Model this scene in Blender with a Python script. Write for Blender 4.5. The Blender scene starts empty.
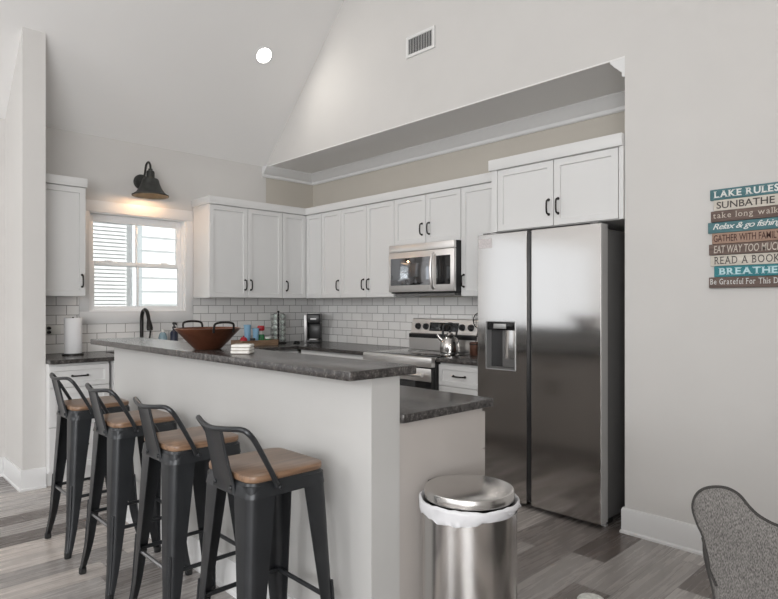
import bpy, bmesh, math, random
from mathutils import Vector, Matrix
random.seed(7)
PI = math.pi
SC = bpy.context.scene
COL = SC.collection

# ------------------------------------------------------------------ camera
cam = bpy.data.cameras.new('camera')
cam_o = bpy.data.objects.new('camera', cam)
COL.objects.link(cam_o)
XA, XB, YH, CAMH = -183.0, 1010.0, 304.5, 1.31
FPX = math.sqrt((389 - XA) * (XB - 389))
TH = math.atan((389 - XA) / FPX)
cam.sensor_fit = 'HORIZONTAL'
cam.sensor_width = 36.0
cam.lens = 36.0 * FPX / 778.0
cam.shift_y = (YH - 299.5) / 778.0
cam.clip_start = 0.05
cam_o.location = (0, 0, CAMH)
cam_o.rotation_euler = (PI / 2, 0, math.atan2(math.cos(TH), math.sin(TH)))
SC.camera = cam_o

# ------------------------------------------------------------------ exposure, world, area lights
SC.view_settings.view_transform = 'Standard'
SC.view_settings.look = 'None'
SC.view_settings.gamma = 1.0
SC.view_settings.use_curve_mapping = False
SC.view_settings.exposure = 0.0

world = bpy.data.worlds.new('daylight')
SC.world = world
world.use_nodes = True
wb = world.node_tree.nodes['Background']
wb.inputs[0].default_value = (0.94, 0.97, 1.0, 1)
wb.inputs[1].default_value = 1.4
sun_l = bpy.data.lights.new('sun', 'SUN'); sun_l.energy = 7.0; sun_l.angle = 0.02; sun_l.color = (1.0, 0.97, 0.92)
sun = bpy.data.objects.new('sun', sun_l); COL.objects.link(sun); sun.location = (-4, 9, 9)
sun.rotation_euler = Vector((0.35, 0.60, 0.72)).to_track_quat('Z', 'Y').to_euler()      # from the north-east, over the roof

def area_light(name, loc, rot, sx, sy, power, color=(1, 1, 1), shape='RECTANGLE', spread=PI):
    l = bpy.data.lights.new(name, 'AREA')
    l.shape = shape; l.size = sx
    if shape == 'RECTANGLE': l.size_y = sy
    l.energy = power; l.color = color; l.spread = spread
    o = bpy.data.objects.new(name, l); COL.objects.link(o)
    o.location = loc; o.rotation_euler = rot
    return o
# daylight through the great-room windows; gable and east ones are added for fill
SOUTH, RIDGE_X = -7.6, -2.0
WINS = ((-3.1, 1.5), (-1.2, 1.5), (0.5, 1.2))
for wx, ww in WINS:
    area_light('window_daylight', (wx, SOUTH + 0.03, 1.45), (PI / 2, 0, 0), ww, 1.7, 8, (0.99, 0.995, 1.0))
area_light('gable_fill_light', (RIDGE_X, SOUTH + 0.03, 3.6), (PI / 2, 0, 0), 2.4, 1.3, 150, (0.99, 0.995, 1.0))  # added fill lamp, set in a made-up window high in the gable
WWY0, WWY1, WWZ0, WWZ1 = -4.0, -0.5, 0.75, 2.40        # long window of the great room, left of the camera
EWY0, EWY1 = -4.4, -0.8
area_light('east_fill_light', (1.36, (EWY0 + EWY1) / 2, 1.5), (PI / 2, 0, PI / 2), EWY1 - EWY0, 1.6, 175, (0.99, 0.995, 1.0))  # added fill for the window wall and ceiling, in a made-up east window
CANS = ((-4.554, 2.844), (-4.594, -0.2), (-4.594, -2.6), (0.6, 2.2), (0.6, -0.2), (0.6, -2.6))  # first can is in view, the others are added for extra fill

# ------------------------------------------------------------------ materials
def mat(name):
    m = bpy.data.materials.new(name); m.use_nodes = True
    nt = m.node_tree
    return m, nt, nt.nodes['Principled BSDF']
def N(nt, t, **kw):
    n = nt.nodes.new(t)
    for k, v in kw.items(): setattr(n, k, v)
    return n
def L(nt, a, b): nt.links.new(a, b)
def simple(name, col, rough=0.5, metal=0.0, noise=0.0, scale=30, bump=0.0, bscale=200, **kw):
    m, nt, b = mat(name)
    b.inputs['Base Color'].default_value = (*col, 1)
    b.inputs['Roughness'].default_value = rough
    b.inputs['Metallic'].default_value = metal
    tc = N(nt, 'ShaderNodeTexCoord')
    if noise > 0:
        nz = N(nt, 'ShaderNodeTexNoise'); nz.inputs['Scale'].default_value = scale
        nz.inputs['Detail'].default_value = 4
        L(nt, tc.outputs['Object'], nz.inputs['Vector'])
        r = N(nt, 'ShaderNodeValToRGB')
        r.color_ramp.elements[0].position = 0.3; r.color_ramp.elements[1].position = 0.7
        r.color_ramp.elements[0].color = (*[max(0, c * (1 - noise)) for c in col], 1)
        r.color_ramp.elements[1].color = (*[min(1, c * (1 + noise)) for c in col], 1)
        L(nt, nz.outputs['Fac'], r.inputs['Fac']); L(nt, r.outputs['Color'], b.inputs['Base Color'])
    if bump > 0:
        nz2 = N(nt, 'ShaderNodeTexNoise'); nz2.inputs['Scale'].default_value = bscale
        L(nt, tc.outputs['Object'], nz2.inputs['Vector'])
        bp = N(nt, 'ShaderNodeBump'); bp.inputs['Strength'].default_value = bump
        bp.inputs['Distance'].default_value = 0.002
        L(nt, nz2.outputs['Fac'], bp.inputs['Height']); L(nt, bp.outputs['Normal'], b.inputs['Normal'])
    for k, v in kw.items(): b.inputs[k.replace('_', ' ')].default_value = v
    return m
M = {}
M['wall'] = simple('greige wall paint', (0.645, 0.630, 0.612), 0.75, noise=0.015, scale=3, bump=0.15, bscale=350)
M['island_wall'] = simple('light grey island wall paint', (0.535, 0.53, 0.518), 0.7, noise=0.01, scale=3)
M['ceiling'] = simple('white ceiling paint', (0.84, 0.832, 0.822), 0.85, bump=0.15, bscale=300)
M['wall_beige'] = simple('beige alcove wall', (0.54, 0.505, 0.45), 0.75, noise=0.015, scale=3, bump=0.15, bscale=350)  # alcove walls warmer and a little darker than the greige walls
M['trim'] = simple('white trim paint', (0.75, 0.75, 0.75), 0.35)
M['cabinet'] = simple('white cabinet lacquer', (0.71, 0.71, 0.705), 0.38)
M['cabinet_in'] = simple('white cabinet body', (0.68, 0.68, 0.675), 0.5)
M['island_panel'] = simple('island cabinet paint', (0.50, 0.465, 0.44), 0.45)
M['black_metal'] = simple('oil rubbed black metal', (0.022, 0.020, 0.019), 0.35, metal=0.6)
M['stool_metal'] = simple('charcoal powder coated steel', (0.026, 0.028, 0.031), 0.34, metal=0.3, noise=0.12, scale=14)
M['stool_bar'] = simple('worn bare steel rod', (0.30, 0.30, 0.31), 0.3, metal=0.9)
M['lamp_metal'] = simple('aged bronze lamp metal', (0.045, 0.046, 0.043), 0.5, metal=0.5, noise=0.3, scale=25)
M['black_plastic'] = simple('black plastic', (0.012, 0.012, 0.013), 0.3)
M['dark_grey'] = simple('dark grey enamelled side', (0.15, 0.147, 0.145), 0.4)
M['recess_grey'] = simple('charcoal recess', (0.03, 0.03, 0.031), 0.4)
M['black_glass'] = simple('black glass', (0.01, 0.01, 0.011), 0.06)
M['rubber'] = simple('black rubber', (0.012, 0.012, 0.012), 0.7)
M['vinyl'] = simple('white window vinyl', (0.92, 0.925, 0.93), 0.35)
M['vent'] = simple('white vent enamel', (0.75, 0.75, 0.74), 0.4)
M['vent_dark'] = simple('dark duct', (0.02, 0.02, 0.02), 0.8)
M['paper'] = simple('paper towel', (0.85, 0.85, 0.86), 0.9, bump=0.4, bscale=120)
M['coaster'] = simple('cream stone', (0.78, 0.76, 0.72), 0.6, noise=0.06, scale=40)
M['coaster_gap'] = simple('cork underside', (0.25, 0.2, 0.15), 0.8)
M['copper'] = simple('hammered copper', (0.165, 0.064, 0.036), 0.32, metal=0.7, noise=0.35, scale=9, bump=0.5, bscale=45)
M['copper_crock'] = simple('copper crock', (0.13, 0.06, 0.04), 0.4, metal=0.5, noise=0.3, scale=30)
M['blue_cup'] = simple('pale blue plastic', (0.26, 0.47, 0.66), 0.35)
M['red'] = simple('red plastic', (0.45, 0.02, 0.035), 0.35)
M['green'] = simple('green plastic', (0.03, 0.20, 0.07), 0.4, noise=0.5, scale=60)
M['white_plastic'] = simple('white plastic', (0.75, 0.75, 0.72), 0.4)
M['navy'] = simple('navy plastic', (0.01, 0.015, 0.04), 0.35)
M['soap'] = simple('grey blue soap bottle', (0.25, 0.36, 0.42), 0.2)
M['bag'] = simple('white bin bag', (0.72, 0.72, 0.74), 0.45, bump=0.6, bscale=40)
M['pod_foil'] = simple('pod foil', (0.44, 0.49, 0.46), 0.3, metal=0.5, noise=0.6, scale=90)
M['speckle'] = simple('white speckled', (0.70, 0.70, 0.66), 0.6, noise=0.25, scale=60)
M['sticker'] = simple('grey sticker', (0.62, 0.58, 0.58), 0.5, noise=0.12, scale=80)
M['kettle_steel'] = simple('polished steel', (0.62, 0.60, 0.58), 0.16, metal=1.0)
M['silver'] = simple('silver plastic', (0.50, 0.50, 0.50), 0.35, metal=0.6)
M['silver_paint'] = simple('silver painted door edge', (0.46, 0.455, 0.45), 0.45)
M['siding'] = simple('white lap siding', (0.84, 0.85, 0.86), 0.6)
M['blind'] = simple('pale blind', (0.60, 0.605, 0.61), 0.6)
M['side_strip'] = simple('grey shutter', (0.42, 0.45, 0.47), 0.6)
M['ground'] = simple('gravel ground', (0.35, 0.34, 0.32), 0.9, noise=0.2, scale=20)

def emit(name, col, s):
    m, nt, b = mat(name)
    b.inputs['Base Color'].default_value = (*col, 1)
    b.inputs['Emission Color'].default_value = (*col, 1)
    b.inputs['Emission Strength'].default_value = s
    return m
M['bulb'] = emit('warm bulb', (1.0, 0.70, 0.42), 22)
M['led'] = emit('led lens', (1.0, 0.95, 0.88), 14)

def glass():
    m, nt, b = mat('window glass')
    out = nt.nodes['Material Output']
    tr = N(nt, 'ShaderNodeBsdfTransparent'); tr.inputs[0].default_value = (0.95, 0.97, 0.97, 1)
    gl = N(nt, 'ShaderNodeBsdfGlossy'); gl.inputs['Roughness'].default_value = 0.02
    fr = N(nt, 'ShaderNodeFresnel'); fr.inputs['IOR'].default_value = 1.45
    mx = N(nt, 'ShaderNodeMixShader')
    L(nt, fr.outputs[0], mx.inputs[0]); L(nt, tr.outputs[0], mx.inputs[1]); L(nt, gl.outputs[0], mx.inputs[2])
    L(nt, mx.outputs[0], out.inputs['Surface'])
    return m
M['glass'] = glass()

def steel(name, base=0.60, rough=0.26, tint=(1, 0.975, 0.955), aniso=0.75):
    m, nt, b = mat(name)
    b.inputs['Metallic'].default_value = 1.0
    b.inputs['Base Color'].default_value = (base * tint[0], base * tint[1], base * tint[2], 1)
    b.inputs['Anisotropic'].default_value = aniso
    tg = N(nt, 'ShaderNodeTangent'); tg.direction_type = 'RADIAL'; tg.axis = 'Z'
    L(nt, tg.outputs[0], b.inputs['Tangent'])
    tc = N(nt, 'ShaderNodeTexCoord'); mp = N(nt, 'ShaderNodeMapping')
    mp.inputs['Scale'].default_value = (3, 3, 900)
    nz = N(nt, 'ShaderNodeTexNoise'); nz.inputs['Scale'].default_value = 1.0; nz.inputs['Detail'].default_value = 3
    L(nt, tc.outputs['Object'], mp.inputs['Vector']); L(nt, mp.outputs[0], nz.inputs['Vector'])
    mr = N(nt, 'ShaderNodeMapRange')
    mr.inputs['To Min'].default_value = rough - 0.05; mr.inputs['To Max'].default_value = rough + 0.05
    L(nt, nz.outputs['Fac'], mr.inputs['Value']); L(nt, mr.outputs[0], b.inputs['Roughness'])
    return m
M['steel'] = steel('brushed stainless steel', 0.60, 0.13, aniso=0.35)
M['steel_bright'] = steel('bright stainless steel', 0.80, 0.36, aniso=0.3)
M['mirror_glass'] = simple('reflective dark oven glass', (0.30, 0.31, 0.33), 0.07, metal=1.0)
M['steel_can'] = steel('brushed can steel', 0.62, 0.20, (1, 0.975, 0.95), 0.6)

def floor_mat():
    m, nt, b = mat('vinyl plank floor')
    g = N(nt, 'ShaderNodeNewGeometry'); sp = N(nt, 'ShaderNodeSeparateXYZ')
    L(nt, g.outputs['Position'], sp.inputs[0])
    def mth(op, a, c=None, d=None):
        n = N(nt, 'ShaderNodeMath', operation=op)
        for i, v in enumerate((a, c, d)):
            if v is None: continue
            if isinstance(v, (int, float)): n.inputs[i].default_value = v
            else: L(nt, v, n.inputs[i])
        return n.outputs[0]
    W, LEN = 0.179, 1.22
    xs = mth('DIVIDE', mth('ADD', sp.outputs['X'], 1.424 + 50 * W), W)
    row = mth('FLOOR', xs); fx = mth('FRACT', xs)
    rw = mth('SUBTRACT', row, 50.0)
    def rnd(arg): return mth('FRACT', mth('MULTIPLY', mth('SINE', arg), 937.3))
    rseed = mth('MULTIPLY', rw, 1.371)
    off = rnd(mth('ADD', rseed, 26.217813645))
    ys = mth('ADD', mth('DIVIDE', mth('ADD', sp.outputs['Y'], 12.2), LEN), off)
    colm = mth('FLOOR', ys); fy = mth('FRACT', ys)
    pv = rnd(mth('ADD', mth('ADD', rseed, mth('MULTIPLY', colm, 2.113)), 41.25354913))
    ramp = N(nt, 'ShaderNodeValToRGB')
    cs = [(0.0, (0.105, 0.086, 0.077)), (0.2, (0.165, 0.142, 0.131)), (0.45, (0.31, 0.287, 0.274)),
          (0.72, (0.44, 0.412, 0.394)), (1.0, (0.52, 0.465, 0.425))]
    el = ramp.color_ramp.elements
    el[0].position, el[0].color = cs[0][0], (*cs[0][1], 1)
    el[1].position, el[1].color = cs[-1][0], (*cs[-1][1], 1)
    for p, c in cs[1:-1]:
        e = el.new(p); e.color = (*c, 1)
    L(nt, pv, ramp.inputs['Fac'])
    # grain, shifted per plank
    cg = N(nt, 'ShaderNodeCombineXYZ')
    L(nt, mth('MULTIPLY', sp.outputs['X'], 34.0), cg.inputs[0])
    L(nt, mth('MULTIPLY', sp.outputs['Y'], 2.2), cg.inputs[1])
    L(nt, mth('MULTIPLY', pv, 40.0), cg.inputs[2])
    nz = N(nt, 'ShaderNodeTexNoise'); nz.inputs['Scale'].default_value = 1.0
    nz.inputs['Detail'].default_value = 7; nz.inputs['Roughness'].default_value = 0.62; nz.inputs['Distortion'].default_value = 0.6
    L(nt, cg.outputs[0], nz.inputs['Vector'])
    gr = N(nt, 'ShaderNodeMapRange'); gr.inputs['From Min'].default_value = 0.25; gr.inputs['From Max'].default_value = 0.75
    gr.inputs['To Min'].default_value = 0.74; gr.inputs['To Max'].default_value = 1.24
    L(nt, nz.outputs['Fac'], gr.inputs['Value'])
    mx = N(nt, 'ShaderNodeVectorMath', operation='SCALE')
    L(nt, ramp.outputs['Color'], mx.inputs[0]); L(nt, gr.outputs[0], mx.inputs['Scale'])
    # joints
    ex = mth('MULTIPLY', mth('MINIMUM', fx, mth('SUBTRACT', 1.0, fx)), W)
    ey = mth('MULTIPLY', mth('MINIMUM', fy, mth('SUBTRACT', 1.0, fy)), LEN)
    e = mth('MINIMUM', ex, ey)
    jr = N(nt, 'ShaderNodeMapRange'); jr.inputs['From Min'].default_value = 0.0004; jr.inputs['From Max'].default_value = 0.0018
    jr.inputs['To Min'].default_value = 0.45; jr.inputs['To Max'].default_value = 1.0
    L(nt, e, jr.inputs['Value'])
    mx2 = N(nt, 'ShaderNodeVectorMath', operation='SCALE')
    L(nt, mx.outputs[0], mx2.inputs[0]); L(nt, jr.outputs[0], mx2.inputs['Scale'])
    L(nt, mx2.outputs[0], b.inputs['Base Color'])
    rr = N(nt, 'ShaderNodeMapRange'); rr.inputs['To Min'].default_value = 0.18; rr.inputs['To Max'].default_value = 0.36
    L(nt, nz.outputs['Fac'], rr.inputs['Value']); L(nt, rr.outputs[0], b.inputs['Roughness'])
    bp = N(nt, 'ShaderNodeBump'); bp.inputs['Strength'].default_value = 0.18; bp.inputs['Distance'].default_value = 0.002
    hm = mth('ADD', mth('MULTIPLY', nz.outputs['Fac'], 0.5), jr.outputs[0])
    L(nt, hm, bp.inputs['Height']); L(nt, bp.outputs['Normal'], b.inputs['Normal'])
    return m
M['floor'] = floor_mat()

def stone_mat():
    m, nt, b = mat('dark leathered granite')
    tc = N(nt, 'ShaderNodeTexCoord')
    n1 = N(nt, 'ShaderNodeTexNoise'); n1.inputs['Scale'].default_value = 150; n1.inputs['Detail'].default_value = 3
    n2 = N(nt, 'ShaderNodeTexNoise'); n2.inputs['Scale'].default_value = 45; n2.inputs['Detail'].default_value = 5
    L(nt, tc.outputs['Object'], n1.inputs['Vector']); L(nt, tc.outputs['Object'], n2.inputs['Vector'])
    r = N(nt, 'ShaderNodeValToRGB'); el = r.color_ramp.elements
    el[0].position, el[0].color = 0.36, (0.014, 0.012, 0.012, 1)
    el[1].position, el[1].color = 0.70, (0.19, 0.17, 0.16, 1)
    e = el.new(0.53); e.color = (0.058, 0.053, 0.051, 1)
    mx = N(nt, 'ShaderNodeMath', operation='ADD')
    h1 = N(nt, 'ShaderNodeMath', operation='MULTIPLY'); h1.inputs[1].default_value = 0.5
    h2 = N(nt, 'ShaderNodeMath', operation='MULTIPLY'); h2.inputs[1].default_value = 0.5
    L(nt, n1.outputs['Fac'], h1.inputs[0]); L(nt, n2.outputs['Fac'], h2.inputs[0])
    L(nt, h1.outputs[0], mx.inputs[0]); L(nt, h2.outputs[0], mx.inputs[1])
    L(nt, mx.outputs[0], r.inputs['Fac']); L(nt, r.outputs['Color'], b.inputs['Base Color'])
    b.inputs['Roughness'].default_value = 0.24
    bp = N(nt, 'ShaderNodeBump'); bp.inputs['Strength'].default_value = 0.25; bp.inputs['Distance'].default_value = 0.002
    L(nt, n2.outputs['Fac'], bp.inputs['Height']); L(nt, bp.outputs['Normal'], b.inputs['Normal'])
    return m
M['stone'] = stone_mat()

def tile_mat(name, axis):
    m, nt, b = mat(name)
    g = N(nt, 'ShaderNodeNewGeometry'); sp = N(nt, 'ShaderNodeSeparateXYZ'); cb = N(nt, 'ShaderNodeCombineXYZ')
    L(nt, g.outputs['Position'], sp.inputs[0])
    a = N(nt, 'ShaderNodeMath', operation='ADD'); a.inputs[1].default_value = 20.0
    z = N(nt, 'ShaderNodeMath', operation='SUBTRACT'); z.inputs[1].default_value = 0.914
    L(nt, sp.outputs[axis], a.inputs[0]); L(nt, sp.outputs['Z'], z.inputs[0])
    L(nt, a.outputs[0], cb.inputs[0]); L(nt, z.outputs[0], cb.inputs[1])
    br = N(nt, 'ShaderNodeTexBrick'); br.offset = 0.5
    br.inputs['Color1'].default_value = (0.88, 0.875, 0.86, 1); br.inputs['Color2'].default_value = (0.80, 0.79, 0.78, 1)
    br.inputs['Mortar'].default_value = (0.20, 0.19, 0.18, 1)
    br.inputs['Scale'].default_value = 1.0; br.inputs['Mortar Size'].default_value = 0.0022
    br.inputs['Mortar Smooth'].default_value = 0.1; br.inputs['Bias'].default_value = 0.0
    br.inputs['Brick Width'].default_value = 0.155; br.inputs['Row Height'].default_value = 0.0775
    L(nt, cb.outputs[0], br.inputs['Vector']); L(nt, br.outputs['Color'], b.inputs['Base Color'])
    rr = N(nt, 'ShaderNodeMapRange'); rr.inputs['To Min'].default_value = 0.16; rr.inputs['To Max'].default_value = 0.8
    L(nt, br.outputs['Fac'], rr.inputs['Value']); L(nt, rr.outputs[0], b.inputs['Roughness'])
    iv = N(nt, 'ShaderNodeMath', operation='SUBTRACT'); iv.inputs[0].default_value = 1.0
    L(nt, br.outputs['Fac'], iv.inputs[1])
    bp = N(nt, 'ShaderNodeBump'); bp.inputs['Strength'].default_value = 0.4; bp.inputs['Distance'].default_value = 0.002
    L(nt, iv.outputs[0], bp.inputs['Height']); L(nt, bp.outputs['Normal'], b.inputs['Normal'])
    return m
M['tile_x'] = tile_mat('subway tile, range wall', 'X')
M['tile_y'] = tile_mat('subway tile, window wall', 'Y')

def wood_mat(name, c0, c1, sc=(6, 60, 60), rough=0.45):
    m, nt, b = mat(name)
    tc = N(nt, 'ShaderNodeTexCoord'); mp = N(nt, 'ShaderNodeMapping'); mp.inputs['Scale'].default_value = sc
    oi = N(nt, 'ShaderNodeObjectInfo'); va = N(nt, 'ShaderNodeVectorMath', operation='ADD')
    L(nt, tc.outputs['Object'], va.inputs[0])
    L(nt, oi.outputs['Random'], va.inputs[1])
    L(nt, va.outputs[0], mp.inputs['Vector'])
    nz = N(nt, 'ShaderNodeTexNoise'); nz.inputs['Scale'].default_value = 1; nz.inputs['Detail'].default_value = 6
    nz.inputs['Distortion'].default_value = 0.8
    L(nt, mp.outputs[0], nz.inputs['Vector'])
    r = N(nt, 'ShaderNodeValToRGB'); el = r.color_ramp.elements
    el[0].position, el[0].color = 0.28, (*c0, 1); el[1].position, el[1].color = 0.72, (*c1, 1)
    L(nt, nz.outputs['Fac'], r.inputs['Fac']); L(nt, r.outputs['Color'], b.inputs['Base Color'])
    b.inputs['Roughness'].default_value = rough
    return m
M['seat_wood'] = wood_mat('walnut stained elm seat', (0.13, 0.072, 0.042), (0.30, 0.185, 0.115), (60, 5, 60), 0.3)
M['tray_wood'] = wood_mat('acacia tray', (0.16, 0.09, 0.05), (0.36, 0.24, 0.15), (60, 6, 60))
M['board_teal'] = wood_mat('teal washed board', (0.055, 0.145, 0.165), (0.10, 0.22, 0.24), (5, 60, 70), 0.7)
M['board_aqua'] = wood_mat('bright teal board', (0.025, 0.18, 0.21), (0.05, 0.25, 0.28), (5, 60, 70), 0.7)
M['board_white'] = wood_mat('whitewashed board', (0.52, 0.48, 0.42), (0.68, 0.64, 0.57), (5, 60, 70), 0.7)
M['board_brown'] = wood_mat('dark brown board', (0.095, 0.065, 0.055), (0.19, 0.135, 0.115), (5, 60, 70), 0.7)
M['board_tan'] = wood_mat('tan board', (0.30, 0.19, 0.14), (0.42, 0.29, 0.22), (5, 60, 70), 0.7)
M['ink_white'] = simple('white lettering', (0.75, 0.76, 0.74), 0.7)
M['ink_dark'] = simple('dark lettering', (0.07, 0.06, 0.055), 0.7)
M['ink_brown'] = simple('dark red brown lettering', (0.075, 0.03, 0.022), 0.7)
M['ink_cream'] = simple('cream lettering', (0.58, 0.52, 0.45), 0.7)
M['ink_aqua'] = simple('pale aqua lettering', (0.52, 0.72, 0.76), 0.7)

def tweed():
    m, nt, b = mat('grey tweed upholstery')
    tc = N(nt, 'ShaderNodeTexCoord')
    mp = N(nt, 'ShaderNodeMapping'); mp.inputs['Scale'].default_value = (640, 640, 160)
    nz = N(nt, 'ShaderNodeTexNoise'); nz.inputs['Scale'].default_value = 1; nz.inputs['Detail'].default_value = 2
    L(nt, tc.outputs['Object'], mp.inputs['Vector']); L(nt, mp.outputs[0], nz.inputs['Vector'])
    r = N(nt, 'ShaderNodeValToRGB'); el = r.color_ramp.elements
    el[0].position, el[0].color = 0.32, (0.062, 0.058, 0.055, 1); el[1].position, el[1].color = 0.70, (0.27, 0.256, 0.243, 1)
    L(nt, nz.outputs['Fac'], r.inputs['Fac']); L(nt, r.outputs['Color'], b.inputs['Base Color'])
    b.inputs['Roughness'].default_value = 0.95
    n2 = N(nt, 'ShaderNodeTexNoise'); n2.inputs['Scale'].default_value = 9
    L(nt, tc.outputs['Object'], n2.inputs['Vector'])
    ad = N(nt, 'ShaderNodeMath', operation='MULTIPLY_ADD'); ad.inputs[1].default_value = 14.0
    L(nt, n2.outputs['Fac'], ad.inputs[0]); L(nt, nz.outputs['Fac'], ad.inputs[2])
    bp = N(nt, 'ShaderNodeBump'); bp.inputs['Strength'].default_value = 0.5; bp.inputs['Distance'].default_value = 0.003
    L(nt, ad.outputs[0], bp.inputs['Height']); L(nt, bp.outputs['Normal'], b.inputs['Normal'])
    return m
M['tweed'] = tweed()
M['piping'] = simple('dark grey piping', (0.045, 0.042, 0.040), 0.9)
M['chair_leg'] = simple('espresso wood leg', (0.04, 0.025, 0.018), 0.4)

# ------------------------------------------------------------------ mesh helpers
def catmull(pts, k=8, closed=False):
    P = [Vector(p) for p in pts]; n = len(P); out = []
    rng = n if closed else n - 1
    for i in range(rng):
        g = lambda j: P[j % n] if closed else P[min(max(j, 0), n - 1)]
        p0, p1, p2, p3 = g(i - 1), g(i), g(i + 1), g(i + 2)
        for s in range(k):
            t = s / k
            out.append(0.5 * ((2 * p1) + (p2 - p0) * t + (2 * p0 - 5 * p1 + 4 * p2 - p3) * t * t + (3 * p1 - p0 - 3 * p2 + p3) * t ** 3))
    if not closed: out.append(P[-1])
    return out

class MB:
    def __init__(s): s.bm = bmesh.new()
    def _merge(s, b, mtx=None):
        me = bpy.data.meshes.new('tmp'); b.to_mesh(me); b.free()
        if mtx is not None: me.transform(mtx)
        s.bm.from_mesh(me); bpy.data.meshes.remove(me)
    def box(s, x0, x1, y0, y1, z0, z1, bev=0.0, seg=2, mtx=None):
        b = bmesh.new()
        bmesh.ops.create_cube(b, size=1)
        for v in b.verts:
            v.co = Vector(((x0 + x1) / 2 + v.co.x * (x1 - x0), (y0 + y1) / 2 + v.co.y * (y1 - y0), (z0 + z1) / 2 + v.co.z * (z1 - z0)))
        if bev > 0: bmesh.ops.bevel(b, geom=b.edges[:], offset=bev, segments=seg, profile=0.5, affect='EDGES')
        s._merge(b, mtx); return s
    def prism(s, poly, axis, lo, hi, bev=0.0, seg=2):
        """poly of 2D points; axis the extrusion axis: 'x' -> (y,z), 'y' -> (x,z), 'z' -> (x,y)"""
        b = bmesh.new()
        def co(p, h): return {'x': (h, p[0], p[1]), 'y': (p[0], h, p[1]), 'z': (p[0], p[1], h)}[axis]
        a = [b.verts.new(co(p, lo)) for p in poly]; c = [b.verts.new(co(p, hi)) for p in poly]
        n = len(poly)
        f0 = b.faces.new(a); f1 = b.faces.new(c[::-1])
        for i in range(n): b.faces.new((a[i], c[i], c[(i + 1) % n], a[(i + 1) % n]))
        bmesh.ops.recalc_face_normals(b, faces=b.faces[:])
        if bev > 0:
            ed = list(set(f0.edges[:] + f1.edges[:]))
            bmesh.ops.bevel(b, geom=ed, offset=bev, segments=seg, profile=0.5, affect='EDGES')
        s._merge(b); return s
    def rings(s, rings, closed=False, cap=True):
        b = bmesh.new(); R = [[b.verts.new(p) for p in r] for r in rings]
        n = len(R[0]); m = len(R)
        for i in range(m if closed else m - 1):
            A, B = R[i], R[(i + 1) % m]
            for j in range(n): b.faces.new((A[j], A[(j + 1) % n], B[(j + 1) % n], B[j]))
        if cap and not closed:
            b.faces.new(R[0][::-1]); b.faces.new(R[-1])
        bmesh.ops.recalc_face_normals(b, faces=b.faces[:])
        s._merge(b); return s
    def lathe(s, prof, c=(0, 0, 0), n=32, mtx=None):
        b = bmesh.new(); cx, cy, cz = c; R = []
        for r, z in prof:
            if r < 1e-6: R.append([b.verts.new((cx, cy, cz + z))])
            else: R.append([b.verts.new((cx + r * math.cos(2 * PI * i / n), cy + r * math.sin(2 * PI * i / n), cz + z)) for i in range(n)])
        for A, B in zip(R[:-1], R[1:]):
            for j in range(n):
                k = (j + 1) % n
                if len(A) == 1 and len(B) == 1: continue
                if len(A) == 1: b.faces.new((A[0], B[k], B[j]))
                elif len(B) == 1: b.faces.new((A[j], A[k], B[0]))
                else: b.faces.new((A[j], A[k], B[k], B[j]))
        for ring, flip in ((R[0], True), (R[-1], False)):
            if len(ring) > 1 and prof[0] != prof[-1]: b.faces.new(ring[::-1] if flip else ring)
        bmesh.ops.recalc_face_normals(b, faces=b.faces[:])
        s._merge(b, mtx); return s
    def tube(s, pts, r, n=10, closed=False, flat=1.0):
        P = [Vector(p) for p in pts]; m = len(P); rings = []; up = None
        rr = r if isinstance(r, (list, tuple)) else [r] * m
        for i in range(m):
            if closed: t = P[(i + 1) % m] - P[i - 1]
            else: t = P[min(i + 1, m - 1)] - P[max(i - 1, 0)]
            t.normalize()
            if up is None:
                up = Vector((0, 0, 1)) if abs(t.z) < 0.9 else Vector((1, 0, 0))
            up = (up - t * up.dot(t)).normalized(); sd = t.cross(up)
            rings.append([P[i] + rr[i] * (math.cos(2 * PI * k / n) * up * flat + math.sin(2 * PI * k / n) * sd) for k in range(n)])
        return s.rings(rings, closed=closed)
    def cyl(s, p0, p1, r0, r1=None, n=20): return s.tube([p0, p1], [r0, r0 if r1 is None else r1], n)
    def sphere(s, c, r, sc=(1, 1, 1), u=20, v=12):
        b = bmesh.new(); bmesh.ops.create_uvsphere(b, u_segments=u, v_segments=v, radius=r)
        for w in b.verts: w.co = Vector((w.co.x * sc[0] + c[0], w.co.y * sc[1] + c[1], w.co.z * sc[2] + c[2]))
        s._merge(b); return s
    def panel_door(s, x0, x1, z0, z1, y=0.0, th=0.02, rail=0.057, dep=0.009):
        """shaker front, outward face at local y"""
        b = bmesh.new(); bmesh.ops.create_cube(b, size=1)
        for v in b.verts:
            v.co = Vector(((x0 + x1) / 2 + v.co.x * (x1 - x0), y + th / 2 + v.co.y * th, (z0 + z1) / 2 + v.co.z * (z1 - z0)))
        f = [q for q in b.faces if q.normal.y < -0.9][0]
        bmesh.ops.bevel(b, geom=list(f.edges), offset=0.0015, segments=1, affect='EDGES')
        f = min((q for q in b.faces if q.normal.y < -0.9), key=lambda q: q.calc_center_median().y)
        r = min(rail, (x1 - x0) * 0.3, (z1 - z0) * 0.3)
        bmesh.ops.inset_region(b, faces=[f], thickness=r)
        bmesh.ops.inset_region(b, faces=[f], thickness=0.004)
        for v in f.verts: v.co.y += dep
        s._merge(b); return s
    def build(s, name, m, parent=None, ang=35, loc=None):
        me = bpy.data.meshes.new(name); s.bm.to_mesh(me); s.bm.free()
        me.polygons.foreach_set('use_smooth', [True] * len(me.polygons))
        me.set_sharp_from_angle(angle=math.radians(ang))
        me.materials.append(m if not isinstance(m, str) else M[m])
        o = bpy.data.objects.new(name, me); COL.objects.link(o)
        if parent is not None: o.parent = parent
        if loc is not None: o.location = loc
        return o

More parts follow.
